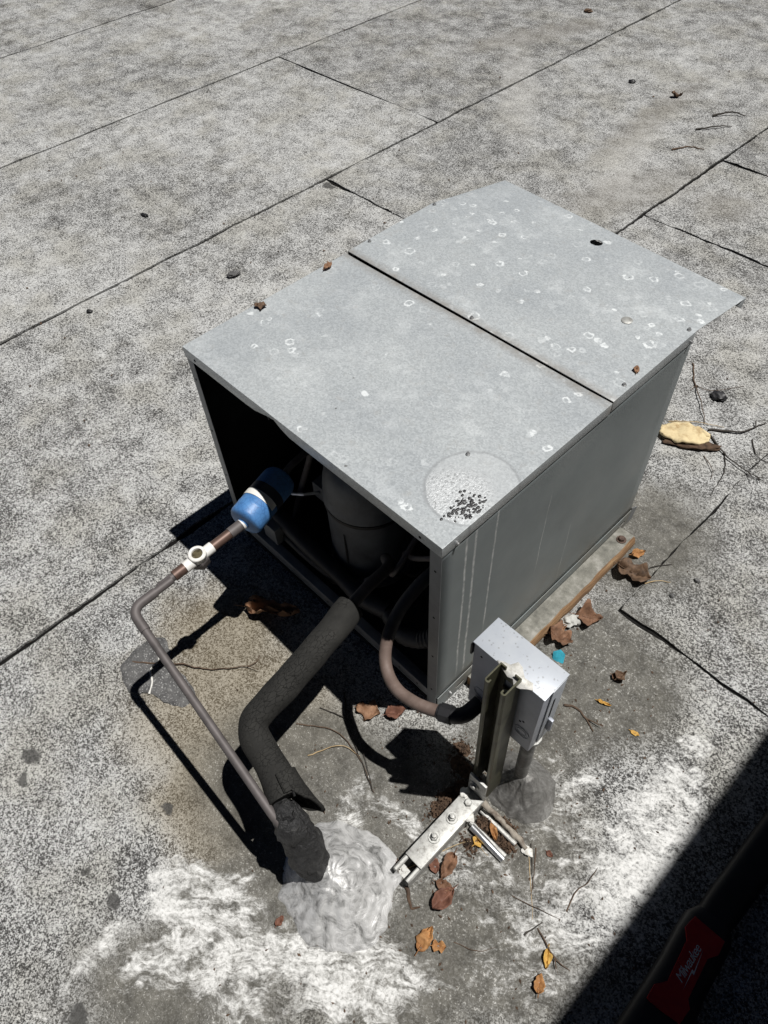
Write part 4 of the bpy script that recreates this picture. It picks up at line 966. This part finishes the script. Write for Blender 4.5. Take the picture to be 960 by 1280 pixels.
# ---- black tool with red plate lying in the shadow
tl = thing('power_tool', 'long black tool with a red lettered plate lying in the shadow', 'tool')
def section(bm, st_, n=28):
    rings = []
    for (xc, y, w_, h, z0) in st_:
        ring = []
        for k in range(n):
            a = 2 * math.pi * k / n; ca, sa = math.cos(a), math.sin(a); e = .55
            ring.append(bm.verts.new((xc + w_ / 2 * math.copysign(abs(ca) ** e, ca), y, z0 + h / 2 + h / 2 * math.copysign(abs(sa) ** e, sa))))
        rings.append(ring)
    for a, b in zip(rings, rings[1:]):
        for k in range(n): bm.faces.new((a[k], a[(k + 1) % n], b[(k + 1) % n], b[k]))
    bm.faces.new(rings[0][::-1]); bm.faces.new(rings[-1]); return bm
obj('body', section(bmesh.new(), [(.655, -.36, .06, .04, .008), (.655, -.35, .085, .056, .002), (.652, -.20, .095, .06, 0), (.651, -.12, .096, .06, 0), (.645, -.06, .088, .058, 0), (.640, .0, .090, .06, 0), (.638, .035, .088, .058, .001), (.638, .055, .070, .05, .004)]), 'tool_black', tl)
obj('shaft', section(bmesh.new(), [(.638, .0555, .062, .046, .005), (.639, .09, .066, .05, .002), (.644, .25, .068, .052, 0), (.65, .50, .068, .052, 0), (.652, .70, .07, .052, 0), (.652, .715, .06, .045, .004)]), 'tool_black', tl)
rp = [(.607, .029), (.604, .002), (.617, -.014), (.627, -.090), (.614, -.110), (.616, -.137), (.645, -.135), (.674, -.129), (.675, -.099), (.665, -.088), (.657, -.014), (.667, .004), (.664, .031), (.636, .030)]
pl = obj('red_plate', prism(bmesh.new(), [(x + .001, y, .0590) for x, y in rp], .003), 'tool_red', tl)
def text_mesh(body, size, shear):
    cu = bpy.data.curves.new('t', 'FONT'); cu.body = body; cu.size = size; cu.shear = shear; cu.align_x = 'CENTER'; cu.align_y = 'CENTER'; cu.extrude = .0002; cu.space_character = .86
    t = bpy.data.objects.new('t', cu); COL.objects.link(t); bpy.context.view_layer.update()
    me = bpy.data.meshes.new_from_object(t.evaluated_get(bpy.context.evaluated_depsgraph_get())); bpy.data.objects.remove(t); return me
me = text_mesh('Milwaukee', .0185, .35); me.materials.clear(); me.materials.append(M['tool_white'])
lo = bpy.data.objects.new('lettering', me); COL.objects.link(lo); lo.parent = pl
lo.location = (.6385, -.043, .0624); lo.rotation_euler = (0, 0, math.radians(93)); lo.scale = (1.0, 1.15, 1)
bm = bmesh.new(); bolt_pts = [(.653, -.083), (.6475, -.046), (.6515, -.047), (.6455, -.008), (.6545, -.052), (.6500, -.051)]
prism(bm, [(x, y, .0622) for x, y in bolt_pts], .0003); obj('lightning_bolt', bm, 'tool_white', pl, smooth=False)

# ---- loose grit and leaf specks over the roof
random.seed(21); bm = bmesh.new()
for k in range(900):
    if k < 380: x = random.gauss(.2, .17); y = random.gauss(-.05, .3)
    else: x = random.uniform(-3.2, .6); y = random.uniform(-.9, 3.6)
    if -.72 < x < .07 and -.01 < y < .74: continue
    s_ = random.uniform(.0012, .0040) * (1.5 if x < -1.2 else 1); d = Vector((random.uniform(-1, 1), random.uniform(-1, 1), random.uniform(-.25, .25))).normalized(); e = d.cross(Vector((0, 0, 1))).normalized()
    c = Vector((x, y, .0022)); vs = [bm.verts.new(c + d * s_ * random.uniform(.8, 2)), bm.verts.new(c + e * s_ * .6), bm.verts.new(c - d * s_), bm.verts.new(c - e * s_ * .5 + Vector((0, 0, s_ * .7)))]
    for t in ((0, 1, 2), (0, 2, 3), (0, 3, 1), (1, 3, 2)): bm.faces.new([vs[i] for i in t])
tag(obj('roof_grit', bm, 'soil', smooth=False), 'loose dark grit and leaf specks scattered over the roof', 'grit', kind='stuff')
